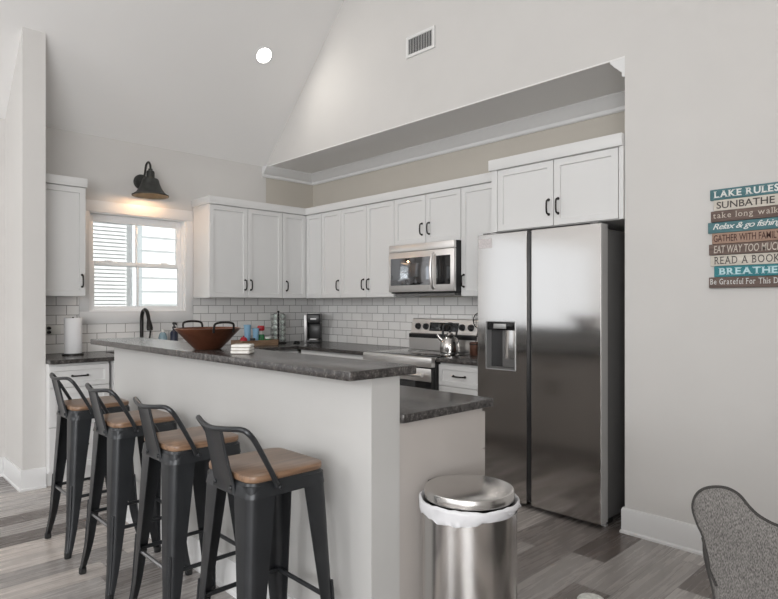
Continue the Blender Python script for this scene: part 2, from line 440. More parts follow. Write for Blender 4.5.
def tag(o, label, cat, group=None):
    o['label'] = label; o['category'] = cat
    if group: o['group'] = group
    return o
def thing(name, label, cat, loc=(0, 0, 0), rz=0.0, group=None):
    o = bpy.data.objects.new(name, None); COL.objects.link(o)
    o.empty_display_size = 0.1
    o.location = loc; o.rotation_euler = (0, 0, rz)
    return tag(o, label, cat, group)
def struct(name, mb, m, parent=None, ang=35):
    o = mb.build(name, m, parent, ang)
    if parent is None: o['kind'] = 'structure'
    return o
def copy_tree(o, parent=None):
    c = o.copy(); COL.objects.link(c)
    if parent is not None: c.parent = parent
    for ch in list(o.children): copy_tree(ch, c)
    return c
def cut(o, x0, x1, y0, y1, z0, z1):
    """boolean a box (in the object's own coordinates) out of it"""
    k = MB().box(x0, x1, y0, y1, z0, z1).build('cutter', M['trim'])
    k.parent = o.parent
    md = o.modifiers.new('cut', 'BOOLEAN'); md.object = k; md.operation = 'DIFFERENCE'; md.solver = 'EXACT'
    bpy.context.view_layer.update()
    dg = bpy.context.evaluated_depsgraph_get()
    me = bpy.data.meshes.new_from_object(o.evaluated_get(dg))
    o.modifiers.clear(); o.data = me
    bpy.data.objects.remove(k)

# ------------------------------------------------------------------ room shell
WX, SY, BY = -5.33, 3.35, 3.95          # window wall, gable (sign) wall, alcove back wall
EX, EAVE, RX = 1.33, 2.73, -2.0
RZ = EAVE + (RX - WX)
struct('floor', MB().box(WX - 0.12, EX + 0.12, SOUTH - 0.12, 4.07, -0.08, 0.0), 'floor')
# window wall with its opening
oy0, oy1, oz0, oz1 = 1.63, 2.487, 1.247, 2.10
w = MB()
w.box(WX - 0.12, WX, SOUTH - 0.12, WWY0, 0, EAVE); w.box(WX - 0.12, WX, WWY1, oy0, 0, EAVE); w.box(WX - 0.12, WX, oy1, SY, 0, EAVE)
w.box(WX - 0.12, WX, WWY0, WWY1, 0, WWZ0); w.box(WX - 0.12, WX, WWY0, WWY1, WWZ1, EAVE)
w.box(WX - 0.12, WX, oy0, oy1, 0, oz0); w.box(WX - 0.12, WX, oy0, oy1, oz1, EAVE)
struct('wall_west', w, 'wall')
# gable wall over the alcove and down to the right
JX = -1.533
struct('wall_north', MB().prism([(JX, 0), (EX, 0), (EX, EAVE), (RX, RZ), (WX, EAVE), (WX, EAVE + 0.01), (JX, EAVE + 0.01)], 'y', SY, SY + 0.12), 'wall')
struct('ceiling_header', MB().box(WX, JX - 0.0005, SY, SY + 0.12, EAVE, EAVE + 0.0095), 'ceiling')
f = MB()
for i in range(4):
    ya = WWY0 + (WWY1 - WWY0) * i / 3
    yb = min(max(ya - 0.03, WWY0), WWY1 - 0.06); f.box(WX - 0.10, WX - 0.04, yb, yb + 0.06, WWZ0, WWZ1)
    if i < 3:
        yc = WWY0 + 0.06 if i == 0 else ya + 0.03; yd = WWY0 + (WWY1 - WWY0) * (i + 1) / 3 - (0.03 if i < 2 else 0.06)
        for za, zb in ((WWZ0, WWZ0 + 0.05), (WWZ1 - 0.05, WWZ1)): f.box(WX - 0.10, WX - 0.04, yc, yd, za, zb)
struct('window_6', f, 'vinyl')
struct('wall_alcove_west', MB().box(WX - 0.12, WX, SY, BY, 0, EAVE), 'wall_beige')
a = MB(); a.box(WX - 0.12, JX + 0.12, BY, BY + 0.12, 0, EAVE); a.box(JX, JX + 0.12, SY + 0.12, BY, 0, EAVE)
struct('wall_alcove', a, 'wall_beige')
struct('ceiling', MB().box(WX - 0.12, JX + 0.12, SY + 0.12, BY + 0.12, EAVE, EAVE + 0.1), 'ceiling')
t = 0.14
struct('ceiling', MB().prism([(WX - 0.12, EAVE), (WX, EAVE), (RX, RZ), (RX, RZ + t), (WX - 0.12, EAVE + t - 0.12)], 'y', SOUTH - 0.12, SY + 0.12), 'ceiling')
struct('ceiling', MB().prism([(EX + 0.12, EAVE), (EX, EAVE), (RX, RZ), (RX, RZ + t), (EX + 0.12, EAVE + t - 0.12)], 'y', SOUTH - 0.12, SY + 0.12), 'ceiling')
e = MB(); e.box(EX, EX + 0.12, SOUTH - 0.12, EWY0, 0, EAVE); e.box(EX, EX + 0.12, EWY1, SY + 0.12, 0, EAVE); e.box(EX, EX + 0.12, EWY0, EWY1, 0, 0.7); e.box(EX, EX + 0.12, EWY0, EWY1, 2.3, EAVE)
struct('wall_east', e, 'wall')
f = MB()
f.box(EX + 0.04, EX + 0.10, EWY0, EWY0 + 0.06, 0.7, 2.3); f.box(EX + 0.04, EX + 0.10, EWY1 - 0.06, EWY1, 0.7, 2.3); f.box(EX + 0.04, EX + 0.10, EWY0 + 0.06, EWY1 - 0.06, 0.7, 0.76); f.box(EX + 0.04, EX + 0.10, EWY0 + 0.06, EWY1 - 0.06, 2.24, 2.3)
f.box(EX + 0.04, EX + 0.10, (EWY0 + EWY1) / 2 - 0.03, (EWY0 + EWY1) / 2 + 0.03, 0.76, 2.24)
struct('window_7', f, 'vinyl')  # unseen frame, added along with the east fill lamp
s = MB(); xs = [WX] + [q for wx, ww in WINS for q in (wx - ww / 2, wx + ww / 2)] + [EX]
for i in range(0, len(xs), 2): s.box(xs[i], xs[i + 1], SOUTH - 0.12, SOUTH, 0, EAVE)
for wx, ww in WINS:
    s.box(wx - ww / 2, wx + ww / 2, SOUTH - 0.12, SOUTH, 0, 0.6); s.box(wx - ww / 2, wx + ww / 2, SOUTH - 0.12, SOUTH, 2.3, EAVE)
s.prism([(WX, EAVE), (EX, EAVE), (EX - 0.22, EAVE + 0.22), (WX + 0.22, EAVE + 0.22)], 'y', SOUTH - 0.12, SOUTH)
s.prism([(WX + 0.22, EAVE + 0.22), (RX - 1.2, EAVE + 0.22), (RX - 1.2, 4.25), (WX + 4.25 - EAVE, 4.25)], 'y', SOUTH - 0.12, SOUTH)
s.prism([(EX - 0.22, EAVE + 0.22), (RX + 1.2, EAVE + 0.22), (RX + 1.2, 4.25), (EX - 4.25 + EAVE, 4.25)], 'y', SOUTH - 0.12, SOUTH)
s.prism([(WX + 4.25 - EAVE, 4.25), (EX - 4.25 + EAVE, 4.25), (RX, RZ)], 'y', SOUTH - 0.12, SOUTH)
gw = MB(); gw.box(RX - 1.2, RX + 1.2, SOUTH - 0.10, SOUTH - 0.04, EAVE + 0.22, EAVE + 0.27); gw.box(RX - 1.2, RX + 1.2, SOUTH - 0.10, SOUTH - 0.04, 4.2, 4.25)
gw.box(RX - 1.2, RX - 1.15, SOUTH - 0.10, SOUTH - 0.04, EAVE + 0.27, 4.2); gw.box(RX + 1.15, RX + 1.2, SOUTH - 0.10, SOUTH - 0.04, EAVE + 0.27, 4.2); gw.box(RX - 0.03, RX + 0.03, SOUTH - 0.10, SOUTH - 0.04, EAVE + 0.27, 4.2)
struct('window_5', gw, 'vinyl')  # unseen frame, added to hold the gable fill lamp
struct('wall_south', s, 'wall')
for i, (wx, ww) in enumerate(WINS):
    f = MB(); x0, x1 = wx - ww / 2, wx + ww / 2
    f.box(x0, x0 + 0.05, SOUTH - 0.10, SOUTH - 0.04, 0.6, 2.3); f.box(x1 - 0.05, x1, SOUTH - 0.10, SOUTH - 0.04, 0.6, 2.3)
    f.box(x0 + 0.05, x1 - 0.05, SOUTH - 0.10, SOUTH - 0.04, 0.6, 0.65); f.box(x0 + 0.05, x1 - 0.05, SOUTH - 0.10, SOUTH - 0.04, 2.25, 2.3)
    f.box(x0 + 0.05, x1 - 0.05, SOUTH - 0.09, SOUTH - 0.05, 1.43, 1.47)
    wo = struct('window_%d' % (i + 2), f, 'vinyl')
# wing wall at the left
WGX, WG0, WG1 = -4.800, 1.040, 1.186
struct('wall_wing', MB().prism([(WX, 0), (WGX, 0), (WGX, EAVE + WGX - WX), (WX, EAVE)], 'y', WG0, WG1), 'wall')
# half-height island wall
PX0, PX1, PY0, PY1 = -3.955, -1.512, 1.368, 1.504
struct('wall_island', MB().box(PX0, PX1, PY0, PY1, 0, 1.0585), 'island_wall')

def base_prof(side):
    return [(0, 0), (0.022, 0), (0.022, 0.012), (0.015, 0.02), (0.015, 0.132), (0.010, 0.145), (0, 0.145)]
def baseboard(name, p0, p1, nrm, h=0.145, e0=0.0, e1=0.0):
    """runs p0->p1 on the floor, offset to nrm; e0/e1 lengthen the ends (outside mitres)"""
    d = Vector((p1[0] - p0[0], p1[1] - p0[1])); ln = d.length; d.normalize(); n = Vector(nrm)
    k = h / 0.145
    rings = []
    for a0, e in ((0, -e0), (ln, e1)):
        rings.append([Vector((p0[0] + d.x * (a0 + (e / 0.022) * q[0]) + n.x * q[0], p0[1] + d.y * (a0 + (e / 0.022) * q[0]) + n.y * q[0], q[1] * k)) for q in base_prof(0)])
    return struct(name, MB().rings(rings), 'trim')
m_ = 0.022
baseboard('baseboard_north', (JX, SY), (EX, SY), (0, -1), e0=m_)
b_ = baseboard('baseboard_jamb', (JX, SY + 0.06), (JX, SY), (-1, 0), e1=m_)
baseboard('baseboard_west', (WX, SOUTH), (WX, WG0), (1, 0))
baseboard('baseboard_wing_side', (WX + 0.022, WG0), (WGX, WG0), (0, -1), e1=m_)
baseboard('baseboard_wing_end', (WGX, WG0), (WGX, WG1), (1, 0), e0=m_)
baseboard('baseboard_island', (PX0, PY0), (PX1, PY0), (0, -1), e1=m_)
baseboard('baseboard_island_end', (PX1, PY0), (PX1, PY1), (1, 0), e0=m_)
baseboard('baseboard_east', (EX, SOUTH), (EX, SY), (-1, 0))

# crown moulding round the alcove
cp = [(0, 0), (0.088, 0), (0.088, -0.012), (0.078, -0.020), (0.066, -0.036), (0.040, -0.060), (0.026, -0.074), (0.018, -0.078), (0.018, -0.100), (0.010, -0.108), (0, -0.108)]
def crown(name, path_fn):
    struct(name, MB().rings([[path_fn(end, o, dz) for o, dz in cp] for end in (0, 1)]), 'trim')
e_ = 0.0004
crown('trim_1', lambda t, o, dz: Vector((WX + o, SY - 0.045 if t == 0 else BY - o, EAVE + dz - e_)))
crown('trim_2', lambda t, o, dz: Vector((WX + o if t == 0 else JX - o, BY - o, EAVE + dz - e_)))
crown('trim_3', lambda t, o, dz: Vector((JX - o, SY if t == 0 else BY - o, EAVE + dz - e_)))

# backsplash
TT = 0.008
bs = MB(); bs.box(WX, WX + TT, WG1, 1.56, 0.914, 1.372); bs.box(WX, WX + TT, 1.56, 2.548, 0.914, 1.146); bs.box(WX, WX + TT, 2.548, BY, 0.914, 1.372)
struct('trim_4', bs, 'tile_y')
struct('trim_5', MB().box(WX + TT, -2.47, BY - TT, BY, 0.90, 1.372), 'tile_x')

# ------------------------------------------------------------------ kitchen window
win = bpy.data.objects.new('window_1', None); COL.objects.link(win); win['kind'] = 'structure'
win.location = (WX, (oy0 + oy1) / 2, oz0)
def wpart(name, mb, m): 
    o = mb.build(name, m, win); o.matrix_parent_inverse = Matrix.Translation(-Vector(win.location)); return o
c = MB(); X1 = WX + 0.018
c.box(WX, X1, 1.56, 2.548, oz1 - 0.01, 2.185, 0.002); c.box(WX, X1, 1.56, 2.548, 1.148, oz0 + 0.004, 0.002)
c.box(WX, X1, 1.56, oy0 + 0.006, oz0 + 0.004, oz1 - 0.01, 0.002); c.box(WX, X1, oy1 - 0.006, 2.548, oz0 + 0.004, oz1 - 0.01, 0.002)
wpart('casing', c, 'trim')
j = MB(); JD = WX - 0.12
j.box(JD, WX, oy0, oy0 + 0.018, oz0, oz1); j.box(JD, WX, oy1 - 0.018, oy1, oz0, oz1)
j.box(JD, WX, oy0 + 0.018, oy1 - 0.018, oz0, oz0 + 0.012); j.box(JD, WX, oy0 + 0.018, oy1 - 0.018, oz1 - 0.018, oz1)
wpart('jamb', j, 'vinyl')
def sash(x0, x1, y0, y1, z0, z1, st, bot, top):
    f = MB(); f.box(x0, x1, y0, y0 + st, z0, z1, 0.003); f.box(x0, x1, y1 - st, y1, z0, z1, 0.003)
    f.box(x0, x1, y0 + st, y1 - st, z0, z0 + bot, 0.003); f.box(x0, x1, y0 + st, y1 - st, z1 - top, z1, 0.003)
    ym = (y0 + y1) / 2; f.box(x0 + 0.006, x1 - 0.006, ym - 0.009, ym + 0.009, z0 + bot, z1 - top, 0.002)
    wpart('sash', f, 'vinyl')
    wpart('pane', MB().box((x0 + x1) / 2 - 0.003, (x0 + x1) / 2 + 0.003, y0 + st, y1 - st, z0 + bot, z1 - top), 'glass')
sash(WX - 0.062, WX - 0.034, oy0 + 0.019, oy1 - 0.019, oz0 + 0.013, 1.680, 0.045, 0.036, 0.035)
sash(WX - 0.095, WX - 0.066, oy0 + 0.019, oy1 - 0.019, 1.640, oz1 - 0.019, 0.045, 0.035, 0.062)
lk = MB(); lk.box(WX - 0.055, WX - 0.036, 2.27, 2.33, 1.681, 1.690, 0.003); lk.box(WX - 0.055, WX - 0.036, 1.78, 1.84, 1.681, 1.690, 0.003)
wpart('sash_lock', lk, 'vinyl')
# outside: neighbouring house
struct('ground', MB().box(-12, WX - 0.14, -6, 10, -0.6, -0.5), 'ground')
nb = thing('neighbour_house', 'white lap-sided house wall outside beyond the kitchen window', 'house', (-7.3, 2.72, -0.5))
MB().box(0, 0.03, 0.036, 0.12, 0.85, 3.0).build('side_strip', 'side_strip', nb)  # narrow grey strip right of the neighbour's window frame
sd = MB(); zz = 0.0
rings = []
for i in range(26):
    sd.prism([(0, zz), (-0.02, zz), (-0.004, zz + 0.165), (0, zz + 0.165)], 'y', 0.121, 4.0)
    sd.prism([(0, zz), (-0.02, zz), (-0.004, zz + 0.165), (0, zz + 0.165)], 'y', -5.5, -1.05) 
    zz += 0.165
sd2 = MB()
def flipx(mb):
    for v in mb.bm.verts: v.co.x = -v.co.x
    bmesh.ops.reverse_faces(mb.bm, faces=mb.bm.faces[:]); return mb
flipx(sd).build('siding', 'siding', nb)
MB().box(-0.15, -0.001, -5.5, 4.0, 0, 4.3).build('sheathing', 'siding', nb)
nw = MB()
nw.box(-0.0, 0.04, -1.05, -0.95, 0.9, 2.95); nw.box(0, 0.04, 0.0, 0.035, 0.9, 2.95); nw.box(0, 0.04, -0.95, 0.0, 0.9, 1.0); nw.box(0, 0.04, -0.95, 0.0, 2.85, 2.95)
nf = nw.build('window_frame', 'siding', nb)
bl = MB()
for i in range(40):
    z = 1.05 + i * 0.045
    bl.prism([(0.006, z), (0.016, z - 0.042), (0.018, z - 0.041), (0.008, z + 0.001)], 'y', -0.94, -0.06)
bl.build('blind', 'blind', nf)
MB().box(0.001, 0.004, -0.94, -0.01, 1.0, 2.85).build('pane', 'blind', nf)

# ------------------------------------------------------------------ cabinets
def pull(parent, x, z, vertical=True, y=0.0, ln=0.10):
    h = ln / 2
    p = [(0, 0.0, -h), (0, -0.020, -h + 0.004), (0, -0.028, -h * 0.62), (0, -0.030, 0), (0, -0.028, h * 0.62), (0, -0.020, h - 0.004), (0, 0.0, h)]
    p = catmull(p, 4)
    mb = MB()
    q = [Vector((x, y + v.y, z + v.z)) if vertical else Vector((x + v.z, y + v.y, z)) for v in p]
    mb.tube(q, 0.0058, 8)
    for s_ in (-h, h):
        c0 = Vector((x, y, z + s_)) if vertical else Vector((x + s_, y, z))
        mb.cyl(c0, c0 + Vector((0, -0.005, 0)), 0.009, n=12)
    return mb.build('handle', 'black_metal', parent)
TOPZ, BOTZ = 2.222, 1.372
def upper(label, loc, rz, wdt, dep, z0, z1, doors, cat='cabinet', group='white upper cabinets', face=0.0):
    """doors: list of (x0,x1,handle_x or None). Local front plane of the doors at y=0, body behind it"""
    t = thing('wall_cabinet', label, cat, (loc[0], loc[1], z0), rz, group)
    h = z1 - z0
    MB().box(0.0008, wdt - 0.0008, 0.021, dep, 0, h, 0.001, 1).build('body', 'cabinet_in', t)
    for x0, x1, hx in doors:
        d = MB().panel_door(x0 + 0.0025, x1 - 0.0025, 0.004, h - 0.004).build('door', 'cabinet', t)
        if hx is not None: pull(d, hx, 0.122, ln=0.092)
    return t
FX = -4.998      # door plane of the window wall uppers
FY = 3.618       # door plane of the range wall uppers
R90 = PI / 2
t = upper('white upper cabinet between the wing wall and the window', (FX, WG1, 0), R90, 0.330, FX - WX - 0.0005, BOTZ, TOPZ, [(0, 0.330, 0.302)])
cr = MB(); cr.box(-0.0, 0.338, -0.014, FX - WX - 0.001, TOPZ - BOTZ, TOPZ - BOTZ + 0.068, 0.003); cr.build('crown', 'cabinet', t)
Y0 = 2.55
upper('white double-door upper cabinet right of the window, above the copper bowl', (FX, Y0, 0), R90, 3.333 - Y0, FX - WX - 0.0005, BOTZ, TOPZ,
      [(0, 0.395, 0.365), (0.395, 3.333 - Y0, 0.425)])
# corner cabinet, L shaped
t = thing('wall_cabinet', 'white L-shaped corner upper cabinet above the coffee maker', 'cabinet', (WX, BY, BOTZ), 0, 'white upper cabinets')
h = TOPZ - BOTZ
bx, by = FX - 0.021 - WX, FY + 0.021 - BY
MB().prism([(0.0005, -0.0005), (0.0005, 3.334 - BY), (bx, 3.334 - BY), (bx, by), (-4.741 - WX, by), (-4.741 - WX, -0.0005)], 'z', 0, h).build('body', 'cabinet_in', t)
d = MB().panel_door(0.0025, FY - 3.334 - 0.003, 0.004, h - 0.004)
d.bm.transform(Matrix.Translation((FX - WX, 3.334 - BY, 0)) @ Matrix.Rotation(R90, 4, 'Z'))
d = d.build('door', 'cabinet', t)
hp = pull(d, 0.0, 0.122, ln=0.092)
hp.data.transform(Matrix.Translation((FX - WX, 3.334 - BY + 0.045, 0)) @ Matrix.Rotation(R90, 4, 'Z'))
d = MB().panel_door(FX - WX + 0.003, -4.741 - WX - 0.0025, 0.004, h - 0.004); d.bm.transform(Matrix.Translation((0, FY - BY, 0)))
d.build('door', 'cabinet', t)
dp = BY - FY - 0.0005
upper('narrow white upper cabinet right of the corner', (-4.740, FY, 0), 0, 0.303, dp, BOTZ, TOPZ, [(0, 0.303, 0.268)])
upper('white double-door upper cabinet just left of the microwave', (-4.437, FY, 0), 0, 0.730, dp, BOTZ, TOPZ, [(0, 0.367, 0.332), (0.367, 0.730, 0.402)])
upper('short white two-door upper cabinet directly over the microwave', (-3.706, FY, 0), 0, 0.744, dp, 1.812, TOPZ, [(0, 0.372, 0.332), (0.372, 0.744, 0.412)])
upper('narrow white upper cabinet between microwave and fridge', (-2.961, FY, 0), 0, 0.496, dp, BOTZ, TOPZ, [(0, 0.470, 0.030)])
# continuous frieze along both runs
cr = MB(); ov = 0.014
cr.prism([(WX, Y0 - 0.008), (FX + ov, Y0 - 0.008), (FX + ov, FY - ov), (-2.466, FY - ov), (-2.466, BY - 0.001), (WX + 0.0, BY - 0.001)], 'z', TOPZ + 0.0005, 2.292, 0.003)
tag(cr.build('cabinet_crown', 'cabinet'), 'white flat crown board running along the tops of the corner upper cabinets', 'trim')
# over-fridge cabinet, deeper
FC = 3.335
t = upper('deep white two-door cabinet above the fridge', (-2.462, FC, 0), 0, JX + 2.462 - 0.002, BY - FC - 0.0005, 1.803, TOPZ,
          [(0.05, 0.478, 0.445), (0.478, 0.898, 0.511)])
cr = MB(); cr.box(-0.015, JX + 2.462 - 0.004, -0.016, BY - FC - 0.001, TOPZ - 1.803, 2.295 - 1.803, 0.003)
cr.build('crown', 'cabinet', t)
MB().box(0.0, 0.048, 0.002, 0.0205, 0, TOPZ - 1.803).build('stile', 'cabinet', t); MB().box(0.900, JX + 2.462 - 0.003, 0.002, 0.0205, 0, TOPZ - 1.803).build('stile', 'cabinet', t)

CT0, CT1 = 0.884, 0.914
def base(label, loc, rz, wdt, dep, fronts, kick=0.10, group='white base cabinets', m='cabinet', zc=0.845):
    """fronts: (kind, x0,x1,z0,z1, handle (x,z,vertical) or None)"""
    t = thing('base_cabinet', label, 'cabinet', (loc[0], loc[1], 0), rz, group)
    MB().box(0.0008, wdt - 0.0008, 0.021, dep, kick, CT0 - 0.001, 0.001, 1).build('body', m, t)
    MB().box(0.0008, wdt - 0.0008, 0.075, dep, 0.0, kick - 0.0005).build('toe_kick', m, t)
    for kd, x0, x1, z0, z1, hd in fronts:
        d = MB().panel_door(x0 + 0.0025, x1 - 0.0025, z0 + 0.002, z1 - 0.002).build(kd, m, t)
        if hd: pull(d, hd[0], hd[1], hd[2], ln=0.105)
    return t
BX = -4.722; BYF = 3.335
base('white three-drawer base cabinet beside the wing wall under the paper towel', (BX, WG1 + 0.001, 0), R90, 0.413, BX - WX - 0.0005,
     [('drawer', 0, 0.413, 0.71, 0.868, (0.205, 0.79, False)), ('drawer', 0, 0.413, 0.43, 0.71, (0.205, 0.57, False)), ('drawer', 0, 0.413, 0.115, 0.43, (0.205, 0.28, False))])
base('white double-door sink base cabinet under the window', (BX, 1.620, 0), R90, 0.92, BX - WX - 0.0005,
     [('false_front', 0, 0.92, 0.71, 0.868, None), ('door', 0, 0.46, 0.115, 0.71, (0.43, 0.60, True)), ('door', 0.46, 0.92, 0.115, 0.71, (0.49, 0.60, True))])
base('white base cabinet on the window wall running into the corner', (BX, 2.542, 0), R90, 0.79, BX - WX - 0.0005,
     [('drawer', 0, 0.79, 0.71, 0.868, (0.395, 0.79, False)), ('door', 0, 0.395, 0.115, 0.71, (0.36, 0.60, True)), ('door', 0.395, 0.79, 0.115, 0.71, (0.43, 0.60, True))])
base('white base cabinet on the range wall left of the stove', (BX + 0.004, BYF, 0), 0, 1.0, BY - BYF - 0.009,
     [('drawer', 0.03, 0.515, 0.71, 0.868, (0.27, 0.79, False)), ('drawer', 0.515, 1.0, 0.71, 0.868, (0.757, 0.79, False)),
      ('door', 0.03, 0.515, 0.115, 0.71, (0.48, 0.60, True)), ('door', 0.515, 1.0, 0.115, 0.71, (0.55, 0.60, True))])
base('white drawer base cabinet between stove and fridge', (-2.944, BYF, 0), 0, 0.405, BY - BYF - 0.009,
     [('drawer', 0, 0.405, 0.71, 0.868, (0.2, 0.79, False)), ('drawer', 0, 0.405, 0.43, 0.71, (0.2, 0.57, False)), ('drawer', 0, 0.405, 0.115, 0.43, (0.2, 0.28, False))])
# worktops
SX0, SX1, SYA, SYB = -5.20, -4.80, 1.72, 2.40
w = MB(); CX = -4.695; x_ = WX + TT + 0.0005; y_ = BY - TT - 0.0005
w.prism([(x_, WG1 + 0.002), (CX, WG1 + 0.002), (CX, SYA), (x_, SYA)], 'z', CT0, CT1)
w.box(x_, SX0, SYA, SYB, CT0, CT1); w.box(SX1, CX, SYA, SYB, CT0, CT1)
w.prism([(x_, SYB), (CX, SYB), (CX, 3.308), (-3.716, 3.308), (-3.716, y_), (x_, y_)], 'z', CT0, CT1)
tag(w.build('worktop', 'stone'), 'dark granite L-shaped worktop under the window and along to the stove', 'worktop')
w = MB(); w.box(-2.946, -2.538, 3.308, y_, CT0, CT1, 0.003)
tag(w.build('worktop', 'stone'), 'short dark granite worktop between stove and fridge', 'worktop')
sk = thing('sink', 'stainless undermount sink below the window faucet', 'sink', ((SX0 + SX1) / 2, (SYA + SYB) / 2, 0.70))
b = MB(); hx, hy = (SX1 - SX0) / 2 - 0.001, (SYB - SYA) / 2 - 0.001
b.box(-hx, hx, -hy, hy, 0.0, 0.004); b.box(-hx, -hx + 0.004, -hy, hy, 0.004, 0.182); b.box(hx - 0.004, hx, -hy, hy, 0.004, 0.182)
b.box(-hx + 0.004, hx - 0.004, -hy, -hy + 0.004, 0.004, 0.182); b.box(-hx + 0.004, hx - 0.004, hy - 0.004, hy, 0.004, 0.182)
b.build('basin', 'steel_bright', sk)
MB().cyl((0, 0, 0.0041), (0, 0, 0.008), 0.045).build('drain', 'steel_bright', sk)

# ------------------------------------------------------------------ island
for i, (x0, wd, lb) in enumerate(((-1.514, 0.79, 'greige island base cabinet at the open end, behind the trash can'),
                                  (-2.306, 0.79, 'greige island base cabinet in the middle of the island'),
                                  (-3.098, 0.79, 'greige island base cabinet nearest the sink'))):
    base(lb, (x0, 2.012, 0), PI, wd, 2.012 - PY1 - 0.001,
         [('drawer', 0, wd, 0.71, 0.868, (wd / 2, 0.79, False)), ('door', 0, wd / 2, 0.115, 0.71, (wd / 2 - 0.035, 0.6, True)), ('door', wd / 2, wd, 0.115, 0.71, (wd / 2 + 0.035, 0.6, True))],
         group='island base cabinets', m='island_panel')
def round_rect(x0, x1, y0, y1, r, k=6):
    out = []
    for cx, cy, a0 in ((x1 - r, y1 - r, 0), (x0 + r, y1 - r, 90), (x0 + r, y0 + r, 180), (x1 - r, y0 + r, 270)):
        for i in range(k + 1):
            a_ = math.radians(a0 + 90 * i / k); out.append((cx + r * math.cos(a_), cy + r * math.sin(a_)))
    return out
w = MB().prism(round_rect(-3.955, -1.494, PY1 + 0.001, 2.047, 0.012), 'z', CT0 + 0.001, CT1 + 0.004, 0.004)
tag(w.build('worktop', 'stone'), 'dark granite lower worktop on the back of the island', 'worktop')
w = MB().prism(round_rect(-4.035, -1.485, 1.247, 1.568, 0.010), 'z', 1.059, 1.091, 0.004)
tag(w.build('raised_counter', 'stone'), 'dark granite raised bar top on the white island wall', 'worktop')

